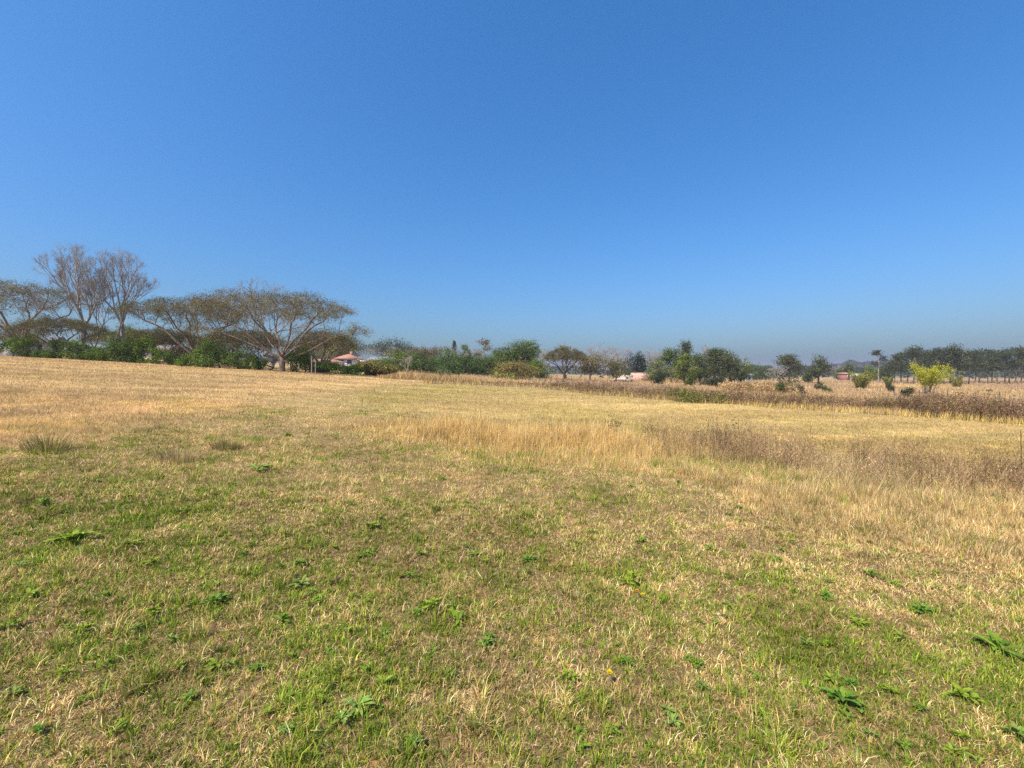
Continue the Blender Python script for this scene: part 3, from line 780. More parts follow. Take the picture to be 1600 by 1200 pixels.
tree('acacia', 258, 52, 517, 110, 'low olive brown acacia behind the hedge left of the house roof', col=OLD, seed=10, low=.35)
tree('round', 288, 50, 541, 70, 'grey olive thicket tree behind the hedge under the second acacia', col=(.15, .125, .07), seed=11, low=.15)
tree('acacia', 385, 47, 518, 120, 'olive acacia half hidden behind the left limbs of the largest acacia', col=OLD, seed=12, low=.35)
tree('round', 345, 56, 520, 90, 'muted olive tree behind the tall bright green hedge shrub', col=(.11, .105, .05), seed=13, low=.2)
tree('acacia', 500, 44, 521, 104, 'low airy acacia spreading to the right of the largest acacia', col=OL, seed=14, low=.3, cu=510, dens=.8)
tree('round', 528, 140, 531, 84, 'yellow olive tree above the red tiled roof', col=(.20, .18, .05), seed=15, low=.3)
tree('round', 548, 165, 524, 90, 'dark blue green tree sloping down behind the red roofed house', col=DGR, seed=16, low=.2, cu=535)
tree('bare', 418, 41.5, 530, 66, 'small brown leafless thorn tree left of the largest acacia trunk', seed=17, low=.3, dens=.4, bark=M_BARKD)
tree('round', 470, 55, 528, 60, 'olive grey tree behind the trunk of the largest acacia', col=(.12, .11, .055), seed=18, low=.2)
tree('round', 20, 52, 505, 90, 'olive tree behind the leftmost acacia', col=(.14, .12, .05), seed=19, low=.25)

# hedge shrubs along the left edge
HG = 'green shrubs in the row along the left field edge'
hedge = [(22, 555, 24, 32), (42, 556, 27, 36), (70, 557, 11, 26), (84, 558, 32, 26), (112, 560, 24, 26), (128, 561, 20, 28), (150, 562, 17, 26), (166, 563, 17, 22), (208, 566, 32, 34), (224, 567, 36, 30), (244, 568, 22, 28), (268, 570, 17, 22), (290, 571, 20, 30), (312, 572, 26, 30), (324, 573, 28, 24), (372, 575, 24, 26), (388, 576, 28, 22), (405, 577, 17, 22), (462, 580, 26, 28), (477, 581, 32, 24), (495, 583, 17, 28), (508, 584, 12, 26), (524, 585, 15, 28), (542, 586, 12, 26), (556, 586, 14, 24)]
def hshrub(u, v, hp, wp, label, col, group=HG, nm='hedge_shrub', seed=0):
    Y = 40 + 3 * sst(430, 560, u)
    return tree('shrub', u, float(Y), v - hp * 1.18, wp * 1.15, label, name=nm, cat='shrub', group=group, col=col, seed=seed, dens=1.1)
for k, (u, v, hp, wp) in enumerate(hedge):
    c = np.array([(.11, .18, .025), (.13, .20, .028), (.085, .145, .022)][k % 3])
    hshrub(u, v, hp, wp, 'medium sized dark green leafy shrub in the row bordering the dry field', c, seed=30 + k)
hshrub(189, 565, 44, 40, 'tall green shrub directly below the brown bare trunk, tallest in the hedge row', (.095, .16, .035), seed=60)
hshrub(343, 573, 42, 46, 'broad bright green shrub in the hedge row below the second acacia', (.13, .21, .04), seed=61)
# yellowing broad leaved plants near the red roofed house
for k, (u, v, hp, wp, lb) in enumerate([(505, 583, 20, 26, 'green and yellow broad leaved plant left of the red roofed house'), (583, 587, 17, 40, 'yellowing broad leaved bush below the bluish metal roof'), (606, 588, 15, 34, 'tan and green low bush where the reddish grass begins')]):
    tree('shrub', u, 46.0, v - hp, wp, lb, name='broad_leaved_bush', cat='bush', col=(.26, .22, .06), seed=70 + k, leaf=.3)
tree('shrub', 572, 58, 561, 44, 'golden olive shrub between the red roof and the metal roof', name='golden_shrub', cat='shrub', col=(.24, .20, .045), seed=75)

# middle distance
tree('round', 617, 180, 527, 84, 'tall blue green tree standing far above the middle trees', col=HAZG, seed=80, low=.25)
tree('bare', 600, 150, 541, 74, 'grey leafless thicket tree below the tall blue green tree', seed=81, low=.15, dens=.8)
tree('round', 662, 150, 540, 64, 'olive brown tree above the middle green trees', col=(.17, .14, .06), seed=82)
tree('bare', 692, 160, 539, 60, 'purplish leafless tree on the skyline beside the small conifer', seed=83, low=.2, dens=.6)
tree('bare', 735, 150, 543, 50, 'brown leafless tree behind the middle green trees', seed=84, low=.2, dens=.5)
tree('conifer', 710, 170, 533, 16, 'small dark pointed conifer on the skyline', col=DGR, seed=85)
tree('round', 728, 175, 537, 22, 'small round dark tree on the skyline right of the conifer', col=GRN, seed=86)
tree('gum', 755, 150, 529, 32, 'tall pale stemmed tree with sparse grey top on the skyline', col=(.14, .13, .09), seed=87, dens=.7, bark=M_BARKP)
mid = [(598, 78, 556, 52, GRN, 'leftmost dark green tree of the middle clump'), (626, 82, 551, 56, GRN, 'dark green tree of the middle clump behind the pale dead stem'), (656, 80, 552, 52, (.065, .10, .03), 'mid green tree of the middle clump with smooth rounded top'),
       (690, 82, 547, 56, (.06, .105, .025), 'brighter green tree of the middle clump below the conifer'), (716, 76, 552, 60, (.05, .085, .024), 'broad green tree with low skirts in the middle clump'), (744, 78, 553, 50, (.055, .09, .026), 'green tree of the middle clump below the pale stemmed tree'),
       (766, 86, 551, 50, (.06, .095, .026), 'rounded green tree filling the gap left of the pair of tall green trees'), (785, 92, 545, 62, DGR, 'dark tree at the left of the pair of tall green trees'), (806, 90, 535, 52, (.07, .105, .03), 'tall bushy green tree behind the low umbrella thorn'), (828, 94, 536, 50, (.08, .115, .035), 'tall lighter green tree, right of the tall green pair'), (843, 82, 562, 40, GRN, 'low round green tree beside the open sandy gap')]
for k, (u, Y, vt, w, c, lb) in enumerate(mid): tree('round', u, Y, vt - 3, w * 1.12, lb, col=np.array(c) * np.array([1.35, 1.35, 1.0]) if c not in (GRN, DGR) else c, seed=90 + k, low=.03, dens=1.2)
tree('bare', 637, 72, 556, 26, 'pale dead slim tree in front of the middle green clump', seed=101, low=.4, dens=.25, bark=M_BARKP)
tree('shrub', 692, 66, 577, 30, 'pale sage green bush at the foot of the middle clump', name='sage_bush', cat='bush', col=(.14, .17, .08), seed=102)
tree('shrub', 806, 68, 566, 100, 'low dome shaped umbrella thorn bush with tan green top', name='thorn_bush', cat='bush', col=(.23, .19, .055), seed=103, dens=1.2)
tree('bare', 851, 140, 545, 52, 'grey leafless tree left of the sandy gap', seed=104, low=.2, dens=.6)
tree('acacia', 882, 85, 544, 68, 'dark layered acacia standing alone beside the sandy gap', col=OLD, seed=105, low=.3, bark=M_BARKD, dens=.6)
tree('bare', 884, 95, 535, 50, 'leafless crown showing above the dark layered acacia', seed=106, low=.5, dens=.4)
tree('round', 922, 90, 553, 66, 'rounded olive acacia with pale forked trunk', col=OL, seed=107, low=.25, bark=M_BARKP, dens=.8)
tree('round', 963, 95, 562, 56, 'small olive acacia left of the brick wall', col=(.15, .14, .045), seed=108, low=.2, dens=.8)
for k, (u, Y, vt, w, lb) in enumerate([(906, 140, 546, 44, 'grey leafless tree between the two acacias'), (941, 145, 535, 74, 'tallest grey leafless tree behind the olive acacias'), (970, 140, 543, 40, 'brown leafless tree left of the dark dense tree'), (1020, 150, 544, 54, 'thin leafless tree between the dark dense tree and the grove')]):
    tree('bare', u, Y, vt, w, lb, seed=110 + k, low=.25, dens=.6)
tree('round', 997, 118, 548, 40, 'dense dark green tree behind the brick wall', col=(.026, .048, .018), seed=115, low=.1, dens=1.2)
grove = [(1027, 88, 562, 54, (.07, .095, .04), 'light green tree with pale trunk right of the brick wall'), (1049, 96, 545, 48, (.055, .085, .025), 'green tree at the left of the grove'), (1069, 104, 531, 32, (.05, .065, .03), 'tallest narrow tree rising from the grove'),
         (1070, 92, 553, 46, DGR, 'dark tree below the tallest tree of the grove'), (1094, 94, 552, 50, (.045, .065, .025), 'olive dark tree in the middle of the grove'), (1116, 97, 545, 62, (.045, .065, .027), 'broad dark tree with domed top in the grove'),
         (1142, 95, 547, 56, (.05, .068, .032), 'grey green tree at the right of the grove'), (1158, 98, 557, 32, DGR, 'small dark tree at the right end of the grove')]
for k, (u, Y, vt, w, c, lb) in enumerate(grove): tree('round', u, Y, vt, w, lb, col=np.array(c) * np.array([1.7, 1.55, 1.15]), seed=120 + k, low=.12, dens=1.1, bark=M_BARKP if k == 0 else None)
tree('bare', 1105, 112, 538, 30, 'leafless orange tinged treetop showing above the grove', seed=129, low=.5, dens=.3)
for k, (u, Y, vt, w, c, lb) in enumerate([(1030, 72, 585, 28, (.045, .06, .025), 'dark round bush right of the brick wall'), (1080, 70, 584, 26, DGR, 'dark green bush below the tallest grove tree'), (1121, 72, 588, 26, (.05, .065, .03), 'small olive bush in front of the grove'), (1103, 74, 592, 26, (.10, .10, .05), 'dull low bush between the two dark grove bushes')]):
    tree('shrub', u, Y, vt, w, lb, name='bush', cat='bush', col=c, seed=130 + k)
tree('round', 1182, 160, 573, 66, 'low bright green tree right of the grove on the skyline', col=(.06, .10, .025), seed=135, low=.05)
tree('round', 1172, 240, 569, 32, 'hazy far tree just right of the grove', col=HAZG, seed=136, low=.1)
tree('round', 1196, 280, 571, 24, 'small hazy far tree left of the lone dark tree', col=HAZG, seed=137, low=.1)
tree('round', 1233, 110, 554, 56, 'lone broad dark tree with twin lumps on the skyline', col=(.085, .098, .034), seed=138, low=.12, dens=1.0)
tree('bare', 1212, 104, 570, 40, 'purplish grey leafless bush at the left foot of the lone dark tree', name='bare_bush', cat='bush', seed=139, low=.08, dens=.7)
tree('round', 1279, 115, 554, 38, 'lone slender dark tree with open lower crown', col=(.08, .105, .03), seed=140, low=.2, dens=.9)
tree('round', 1263, 122, 578, 14, 'small dark bush tree left of the lone slender tree', col=DGR, seed=141, low=.05)
for k, (kd, u, Y, vt, w, c, lb) in enumerate([('bare', 1304, 190, 571, 22, DGR, 'small leafless tree left of the red walled building'), ('round', 1312, 185, 576, 20, DGR, 'small dark tree just left of the red walled building'), ('round', 1326, 195, 568, 20, DGR, 'dark tree behind the red walled building'),
        ('round', 1357, 160, 572, 24, GRN, 'dark tree behind the yellow green bush'), ('round', 1384, 158, 570, 30, DGR, 'dark low tree right of the tall thin gum'), ('round', 1366, 165, 575, 22, GRN, 'green low tree at the foot of the tall thin gum'), ('round', 1343, 230, 577, 20, HAZG, 'hazy small tree behind the cream wall')]):
    tree(kd, u, Y, vt, w, lb, col=c, seed=145 + k, low=.1, dens=.9)
tree('gum', 1372, 150, 544, 20, 'tall thin gum with sparse tufts standing apart from the plantation', col=GUM, seed=155, dens=.6)
# gum plantation on the right
PG = 'gum trees of the plantation on the right'
prof_u = [1395, 1410, 1430, 1450, 1470, 1490, 1510, 1525, 1545, 1565, 1580, 1595, 1640, 1700]
prof_v = [563, 553, 543, 547, 549, 543, 553, 549, 552, 549, 551, 547, 546, 548]
k = 0
for u in np.arange(1398, 1690, 9.5):
    Y = 122 + 9 * (k % 3) + rng.uniform(-3, 3); uu = u + rng.uniform(-2.5, 2.5)
    tree('gum', uu, Y, -1 + float(np.interp(uu, prof_u, prof_v)) + rng.uniform(-6, 6), rng.uniform(30, 46), 'dark gum tree with slim bare stem in the plantation row', group=PG, bark=M_BARKD, col=np.array(GUM) * rng.uniform(.85, 1.2), seed=160 + k, dens=.9)
    k += 1
tree('round', 1490, 116, 535, 48, 'largest gum with a domed crown rising above the plantation', name='gum_tree', col=GUM, seed=200, dens=1.2, low=.38, bark=M_BARKG)

# ------------------------------------------------------------------ small plants on the right
def bamboo(u, Y, vtop, wpx, label, col, nst, name='bamboo_clump', cat='bamboo', seed=0, foot=.25):
    r = np.random.default_rng(seed)
    x, y = uY(u, Y); bz = root_z(x, y); Ht = zpx(vtop, Y) - bz; R = wpx / 2 / FPX * Y; px = Y / FPX * 1.5625
    t = empty(name, (x, y, bz)); tag(t, label, cat)
    lb = Buf()
    for k in range(nst):
        fan = r.integers(0, 9); th = fan * 2.4 + r.normal(0, .2); f = (.45 + .75 * ((fan * 5) % 9) / 8) * r.uniform(.75, 1.1); hh = Ht * (.88 + .26 * ((fan * 7) % 9) / 8) * r.uniform(.85, 1.04) * (1 - .12 * f * f)
        p0 = np.array([math.cos(th), math.sin(th), 0]) * R * .2 * f; p0[2] = -.05
        out = np.array([math.cos(th), math.sin(th), 0]) * R * .78 * f
        s = np.linspace(0, 1, 7)[:, None]
        P = p0 + out * s ** 1.25 + np.array([0, 0, 1]) * hh * (s - .12 * f * s ** 3)
        sb = Buf(); tubes(sb, P, np.arange(-1, 6), np.linspace(.025, .006, 7), np.ones(7, bool), 4); sb.build('stem', M_BARKG, t)
        m = 230
        q = foot + (1 - foot) * r.random(m) ** .85; pos = np.stack([np.interp(q, s[:, 0], P[:, i]) for i in range(3)], -1) + r.normal(0, R * .085, (m, 3)) * np.array([1, 1, .9])
        pos[:, 2] = np.maximum(pos[:, 2], .05)
        c = np.array(col)[None] * np.clip(1 + r.normal(0, .25, (m, 1)), .4, 1.6)
        leafq(lb, pos, np.full(m, max(.16, px * 1.15)) * r.uniform(.6, 1.3, m), c, 0, .4)
    lb.build('leaves', M_LEAF, t)
    return t
bamboo(1450, 54, 562, 52, 'large bright yellow bamboo clump in the dry grass before the plantation', (.40, .40, .04), 40, seed=1, foot=.40)
bamboo(1345, 75, 577, 36, 'yellow green bamboo bush left of the large yellow clump', (.24, .24, .05), 30, name='bamboo_bush', seed=2, foot=.05)
bamboo(1496, 88, 584, 26, 'pale yellow bamboo bush right of the large yellow clump', (.33, .31, .09), 16, name='bamboo_bush', seed=3, foot=.05)
bamboo(1389, 100, 586, 18, 'small yellow green bush between the two yellow bamboos', (.26, .27, .06), 14, name='bamboo_bush', seed=4, foot=.05)
def sap(u, Y, vtop, wpx, label, col, seed, nm='sapling', dens=.5):
    return tree('shrub', u, Y, vtop, wpx, label, name=nm, cat=nm.replace('_', ' '), col=col, seed=seed, dens=dens)
sap(1221, 45, 595, 18, 'dark green sapling at the back of the weed band below the lone dark tree', (.08, .11, .03), 301)
sap(1238, 52, 588, 22, 'spindly sapling with sparse leaves right of the dark green sapling', (.11, .12, .04), 302, dens=.3)
sap(1253, 44, 600, 20, 'small brownish bush at the back of the weed band', (.16, .14, .07), 303, 'small_bush')
sap(1279, 62, 588, 18, 'thin open sapling below the lone slender tree', (.11, .11, .05), 304, dens=.25)
sap(1293, 55, 600, 18, 'low dull green bush right of the thin open sapling', (.13, .14, .05), 305, 'small_bush')
sap(1420, 44, 607, 22, 'dark rounded bush left of the foot of the large yellow clump', (.05, .07, .026), 306, 'small_bush', 1.0)
sap(1391, 62, 598, 12, 'tiny dark bush alone in the dry grass left of the dark rounded bush', (.09, .09, .045), 307, 'small_bush')
sap(1547, 66, 609, 8, 'tiny brown tuft bush in the pale field before the plantation', (.12, .08, .05), 308, 'small_bush')
sap(1072, 27.6, 611, 72, 'yellow green bramble mound at the front of the weed band', (.17, .18, .045), 309, 'bramble', 1.2)
sap(1118, 27.2, 615, 66, 'second yellow green bramble mound mixed with straw grass', (.20, .19, .06), 310, 'bramble', .8)
# spiky yellow green rosette plants near the umbrella thorn
def agave(u, Y, hpx, label, seed):
    r = np.random.default_rng(seed); x, y = uY(u, Y); s = hpx / FPX * Y; b = Buf()
    for k in range(26):
        th = k * 2.4; el = r.uniform(.15, 1.45); L_ = s * r.uniform(.7, 1.1)
        d = np.array([math.cos(th) * math.cos(el), math.sin(th) * math.cos(el), math.sin(el)]); e = np.array([-math.sin(th), math.cos(th), 0]) * s * .07
        p1 = d * L_ * .55; p2 = d * L_ - np.array([0, 0, .12 * s])
        b.add([-e, e, p1 + e, p1 - e], [(0, 1, 2, 3)], np.array((.30, .32, .07)) * r.uniform(.7, 1.3)); b.add([p1 - e, p1 + e, p2], [(0, 1, 2)], np.array((.34, .34, .08)) * r.uniform(.7, 1.3))
    tag(b.build('agave', M_WEED, loc=(x, y, root_z(x, y))), label, 'agave')
agave(776, 66, 16, 'yellow green spiky agave left of the umbrella thorn front', 1)
agave(797, 65, 18, 'larger yellow green spiky agave in front of the umbrella thorn', 2)

# ------------------------------------------------------------------ buildings and fences
def house(u, Y, label, name='house', cat='house', W=9, D=7, eave=2.8, rise=1.6, wall=None, roof=None, hip=True, zb=None, openings=(), rz=0.0, chimney=False, over=.5):
    x, y = uY(u, Y); bz = root_z(x, y) if zb is None else zb
    t = empty(name, (x, y, bz), rz); tag(t, label, cat)
    b = Buf(); b.box(-W / 2, W / 2, 0, D, -1.5, eave); w = b.build('wall', wall or M_WHITE, t)
    b = Buf(); X = W / 2 + over; y0, y1 = -over, D + over; r = eave + rise; hx = (X - min(X, D / 2) if hip else X) ; ym = D / 2
    V = [(-X, y0, eave), (X, y0, eave), (X, y1, eave), (-X, y1, eave), (-hx, ym, r), (hx, ym, r)]
    V += [(a, c, d - .18) for a, c, d in V[:4]]
    b.add(V, [(0, 1, 5, 4), (2, 3, 4, 5), (0, 6, 7, 1), (1, 7, 8, 2), (2, 8, 9, 3), (3, 9, 6, 0), (9, 8, 7, 6)]); b.add(V, [(1, 2, 5), (3, 0, 4)])
    rf = b.build('roof', roof or M_TILE, t)
    if chimney:
        b = Buf(); b.box(.4, 1.1, ym - .3, ym + .3, r - .6, r + .7); b.build('chimney', roof or M_TILE, rf)
    for (ox, oz, ow, oh, nm) in openings:
        f = Buf(); f.box(ox - ow / 2 - .08, ox + ow / 2 + .08, -.05, .02, oz - .08, oz + oh + .08); fo = f.build(nm, M_WHITE, t)
        g = Buf(); g.box(ox - ow / 2, ox + ow / 2, -.08, -.02, oz, oz + oh); g.build('pane' if nm == 'window' else 'door_leaf', M_DARKW, fo)
    return t
hs = house(541, 118, 'white house with red tiled hip roof and veranda openings behind the plants', W=5.6, D=6, eave=2.75, rise=1.3, zb=zpx(560, 118) - 2.75, openings=[(-1.3, 1.3, 1.3, 1.0, 'window'), (.9, 1.3, 1.2, 1.0, 'window'), (-1.0, -.9, 1.0, 1.6, 'window'), (.8, -1.4, 1.0, 2.1, 'door')], chimney=True, rz=.12)
b = Buf(); b.box(2.85, 4.6, .5, 4.5, -1.5, 2.3); wg = b.build('side_wing', M_PINK, hs)
b = Buf(); b.box(2.95, 4.4, .42, .52, .9, 1.9); b.build('window', M_DARKW, hs)
b = Buf(); b.box(-2.9, 2.9, -.5, -.36, .95, 1.12); b.build('balcony_rail', M_WHITE, hs)
# low wing with arch
house(488, 112, 'long low white wing with red tiles left of the red roofed house', name='outbuilding', cat='building', W=13, D=5, eave=2.0, rise=.9, zb=zpx(566, 112) - 2.0, openings=[(-5, .2, 1.4, 1.4, 'window'), (-1.5, .3, 1.2, 1.2, 'window'), (2, .3, 1.2, 1.2, 'window'), (5, .3, 1.2, 1.2, 'window')])
# white arched gate wall
def arch(u, Y, label):
    x, y = uY(u, Y); bz = zpx(571, Y); s = 1.0
    t = Buf(); seg = 12
    for sx in (-1, 1):
        t.box(*(sorted((sx * .55, sx * .95))), -.15, .15, -1.6, 1.0)
    P0 = []
    for k in range(seg + 1):
        a = math.pi * k / seg; P0.append((math.cos(a) * .55, math.sin(a) * .5 + 1.0, math.cos(a) * .95, math.sin(a) * .8 + 1.0))
    for k in range(seg):
        a, c = P0[k], P0[k + 1]
        V = [(a[0], -.15, a[1]), (a[2], -.15, a[3]), (c[2], -.15, c[3]), (c[0], -.15, c[1]), (a[0], .15, a[1]), (a[2], .15, a[3]), (c[2], .15, c[3]), (c[0], .15, c[1])]
        t.add(V, [(0, 1, 2, 3), (7, 6, 5, 4), (1, 5, 6, 2), (0, 3, 7, 4)])
    tag(t.build('garden_arch', M_WHITE, loc=(x, y, bz)), label, 'arch')
arch(461, 80, 'small white plastered garden arch right of the largest acacia trunk')
house(594, 135, 'low house with pale grey green metal roof showing above the middle trees', W=7, D=6, eave=2.3, rise=1.0, hip=False, roof=M_METAL, zb=zpx(562, 135) - 2.3, openings=[(-1.5, .9, 1.4, 1.0, 'window'), (1.5, .9, 1.4, 1.0, 'window')])
house(-14, 42.5, 'white walled shed at the far left edge beside the first hedge shrub', name='shed', cat='shed', W=2.7, D=3, eave=1.5, rise=.35, hip=False, roof=M_METAL, zb=zpx(536, 42.5) - 1.5, openings=[(.9, .5, .4, .5, 'window')], over=.1)
house(60, 56, 'pale blue white gabled shed behind the leftmost hedge shrubs', name='shed', cat='shed', W=2.6, D=4, eave=1.9, rise=1.0, hip=False, roof=M_METAL, zb=zpx(534, 56) - 1.9, openings=[(0, .4, .9, 1.1, 'window')], rz=.5)
house(128, 62, 'long low building with pale metal roof behind the low dark acacia', name='farm_building', cat='building', W=4.6, D=5, eave=1.7, rise=.7, hip=False, roof=M_METAL, zb=zpx(546, 62) - 1.7, openings=[(0, .3, 1.2, .9, 'window')])
house(243, 66, 'grey roofed building behind the hedge under the olive brown acacia', name='farm_building', cat='building', W=3.6, D=5, eave=1.9, rise=.8, hip=False, roof=surfmat('old_roof_sheet', (.22, .18, .16), (.36, .3, .27), 1.5, .7), wall=M_PINK, zb=zpx(546, 66) - 1.9, openings=[(.2, .5, 1.2, .9, 'window')])
house(1167, 128, 'small white house at the right end of the grove', W=3.2, D=4, eave=1.7, rise=.45, hip=False, roof=M_METAL, zb=zpx(586, 128) - 1.7, openings=[(.7, .4, .7, .7, 'window')])
house(1324, 165, 'small red walled building with white end left of the yellow green bush', name='red_building', cat='building', W=1.9, D=4, eave=1.9, rise=.5, wall=surfmat('red_plaster', (.24, .11, .09), (.30, .14, .11), 1.5), roof=M_TILE, hip=False, zb=zpx(584, 165) - 1.9, openings=[(.35, .5, .6, .9, 'window')], over=.2)
def wall(u0, u1, Y, v0, v1, label, mat, name, th=.3):
    x0, y = uY(u0, Y); x1, _ = uY(u1, Y); zt, zb_ = zpx(v0, Y), zpx(v1, Y); L_ = x1 - x0
    t = empty(name, (x0, y, zb_)); tag(t, label, 'wall')
    b = Buf(); b.box(0, L_, 0, th, -.8, zt - zb_); b.build('wall_body', mat, t)
    b = Buf(); b.box(-.06, L_ + .06, -.06, th + .06, zt - zb_, zt - zb_ + .1); b.build('coping', M_RUBBLE, t)
    return t
wl = wall(986, 1021, 105, 582.5, 594, 'pink brick wall with pale coping before the dense dark tree', M_BRICK, 'brick_wall')
b = Buf(); b.box(5.6, 6.2, -1.6, -.02, -.8, 1.5); b.build('buttress', M_BRICK, wl)
wall(1329, 1342, 160, 583.5, 590, 'low cream wall right of the red walled building', M_WHITE, 'cream_wall')
# rubble heap
def heap(u, Y, label):
    x, y = uY(u, Y); n = 24; g = np.linspace(-1, 1, n); X, Yy = np.meshgrid(g * 2.6, g * 1.6); 
    zz = np.clip(1 - np.abs(X / 2.6) ** 1.3 - np.abs(Yy / 1.6) ** 1.6, 0, 1) * 1.5 * (.45 + .55 * sst(-2.4, 1.6, X)) + (vn(X * 3 + 9, Yy * 3 + 9, 2) - .5) * .35 - .1
    V = np.stack([X, Yy, zz], -1).reshape(-1, 3); i = np.arange(n - 1)[:, None] * n + np.arange(n - 1)[None]
    Fq = np.stack([i, i + 1, i + n + 1, i + n], -1).reshape(-1, 4)
    t = empty('rubble_heap', (x, y, zpx(592.5, Y))); tag(t, label, 'rubble')
    mesh_obj('heap_body', V, [Fq], M_RUBBLE, t)
    r = np.random.default_rng(4)
    for k in range(9):
        b = Buf(); v = np.array([(a, c, d) for d in (-1, 1) for c in (-1, 1) for a in (-1, 1)], float) * r.uniform(.12, .32, 3) + r.normal(0, .05, (8, 3))
        px_, py_ = r.uniform(-1.6, 2.2), r.uniform(-1.2, 0); v += np.array([px_, py_, .35 + .35 * (px_ + 1.6) / 3])
        b.add(v, [(0, 2, 3, 1), (4, 5, 7, 6), (0, 1, 5, 4), (2, 6, 7, 3), (0, 4, 6, 2), (1, 3, 7, 5)]); b.build('rubble_block', [M_RUBBLE, M_POST, M_WHITE][k % 3], t)
heap(972, 104, 'heap of pale building rubble at the left end of the brick wall')

def fence(pts, hp, label, pw=.07):
    x0, y0 = pts[0]; z0 = root_z(x0, y0)
    t = empty('wire_fence', (x0, y0, z0)); tag(t, label, 'fence')
    P = [np.array([x - x0, y - y0, root_z(x, y) - z0]) for x, y in pts]; r = np.random.default_rng(len(pts))
    for p in P:
        b = Buf(); h = hp * r.uniform(.9, 1.1); w = pw * r.uniform(.8, 1.2); lean = r.normal(0, .03, 2)
        Q = np.array([p + [0, 0, -.2], p + [lean[0] * .5, lean[1] * .5, h * .5], p + [lean[0], lean[1], h]])
        tubes(b, Q, np.array([-1, 0, 1]), np.array([w, w * .95, w * .85]) / 2, np.ones(3, bool), 7)
        top = Q[2]; a = np.arange(7) / 7 * 6.283; b.add(np.stack([top[0] + np.cos(a) * w * .42, top[1] + np.sin(a) * w * .42, np.full(7, top[2] + .008)], -1), [list(range(7))])
        b.build('post', M_POST, t)
    for f in (.35, .65, .92):
        Q = []
        for i in range(len(P)):
            Q.append(P[i] + [0, 0, hp * f])
            if i < len(P) - 1: Q.append((P[i] + P[i + 1]) / 2 + np.array([0, 0, hp * f - .03]))
        b = Buf(); tubes(b, np.array(Q), np.arange(-1, len(Q) - 1), np.full(len(Q), .004), np.ones(len(Q), bool), 3); b.build('wire', M_WIRE, t)
fence([uY(u, Y) for u, Y in zip([1398, 1438, 1481, 1525, 1563, 1605, 1650], [38, 36.5, 35, 33.5, 32, 30.5, 29])], 1.12, 'dark wooden post and wire fence at the back of the weed band on the right', .075)
fence([uY(u, Y) for u, Y in zip([843, 852, 861, 870, 880, 893], [58, 58, 58, 58, 58, 58])], 1.3, 'thin post and wire fence across the sandy gap beside the lone acacia', .08)
for k, (u, vt, lb) in enumerate([(487, 556, 'left pale bare pole standing among the hedge shrubs'), (493, 563, 'right shorter pale bare pole standing among the hedge shrubs')]):
    x, y = uY(u, 39.5); z = root_z(x, y); b = Buf(); h = zpx(vt, 39.5) - z
    Q = np.array([[0, 0, 0], [.02, 0, h * .5], [0, .02, h]]); tubes(b, Q, np.array([-1, 0, 1]), np.array([.055, .05, .04]), np.ones(3, bool), 8)
    tag(b.build('pale_pole', M_PALEPOST, loc=(x, y, z), smooth=True), lb, 'pole')

# sandy clearing seen through the gap
def far_wood():
    b = Buf(); n = 9000; r = np.random.default_rng(77)
    th = np.radians(r.uniform(-62, 62, n)); rr = r.uniform(300, 430, n)
    x = rr * np.sin(th); y = rr * np.cos(th); hh = 3.5 + 5 * vn(np.degrees(th) * .9, th * 0, 9)
    P = np.stack([x, y, H(x, y) + hh * r.random(n) ** .7], -1)
    c = np.array([(.06, .08, .04)]) * (.7 + .6 * vn(np.degrees(th) * 1.3, th * 0, 12))[:, None]
    leafq(b, P, r.uniform(1.4, 2.8, n), c, 0, .8)
    tag(b.build('far_woodland', M_LEAF), 'low hazy woodland along the distant horizon', 'woodland', kind='stuff')
    b = Buf(); n = 9000
    th = np.radians(r.uniform(15, 64, n)); rr = r.uniform(760, 1150, n); x = rr * np.sin(th); y = rr * np.cos(th)
    hh = 2 + 9 * vn(np.degrees(th) * 1.1, th * 0, 19) ** 3
    P = np.stack([x, y, H(x, y) + hh * r.random(n) ** .7], -1)
    leafq(b, P, r.uniform(4, 8, n), np.array([(.05, .07, .04)]), 0, .8)
    tag(b.build('hill_woodland', M_LEAF), 'blue hazed trees on the far hills to the right', 'woodland', kind='stuff')
far_wood()

# ------------------------------------------------------------------ weeds and details in the near lawn
def rosette_mesh(name, r, nl, col, long=1.0, upr=.35):
    b = Buf(); hubs = [(0, 0, 1.0)] + [(r.uniform(-.5, .5), r.uniform(-.4, .4), r.uniform(.4, .75)) for _ in range(r.integers(1, 4))]
    for k in range(nl):
        th = k * 2.399 + r.uniform(-.3, .3); L_ = long * r.uniform(.55, 1.0); el = r.uniform(.25, upr * 2 + .4); w = L_ * r.uniform(.075, .125)
        s = np.array([0, .2, .45, .75, 1.0]); prof = np.array([.25, .7, 1.0, .8, .04]) * w
        d = np.array([math.cos(th), math.sin(th)]); e = np.array([-math.sin(th), math.cos(th), 0])
        o_ = hubs[k % len(hubs)]; L_ *= o_[2]; w *= o_[2]
        V = []
        for q, pw in zip(s, prof):
            hz = L_ * (q * math.cos(el)); zz = L_ * (math.sin(el) * q - .55 * math.sin(el) * q ** 2.2) + .006
            c = np.array([d[0] * hz + o_[0], d[1] * hz + o_[1], zz]); V += [c - e * pw + [0, 0, pw * .35], c, c + e * pw + [0, 0, pw * .35]]
        F_ = []
        for i in range(4): F_ += [(i * 3, i * 3 + 1, i * 3 + 4, i * 3 + 3), (i * 3 + 1, i * 3 + 2, i * 3 + 5, i * 3 + 4)]
        b.add(V, F_, np.array(col) * r.uniform(.7, 1.3) * np.array([r.uniform(.9, 1.15), 1, r.uniform(.8, 1.2)]))
    o = b.build(name, M_WEED); me = o.data; bpy.data.objects.remove(o); return me
rr_ = np.random.default_rng(5)
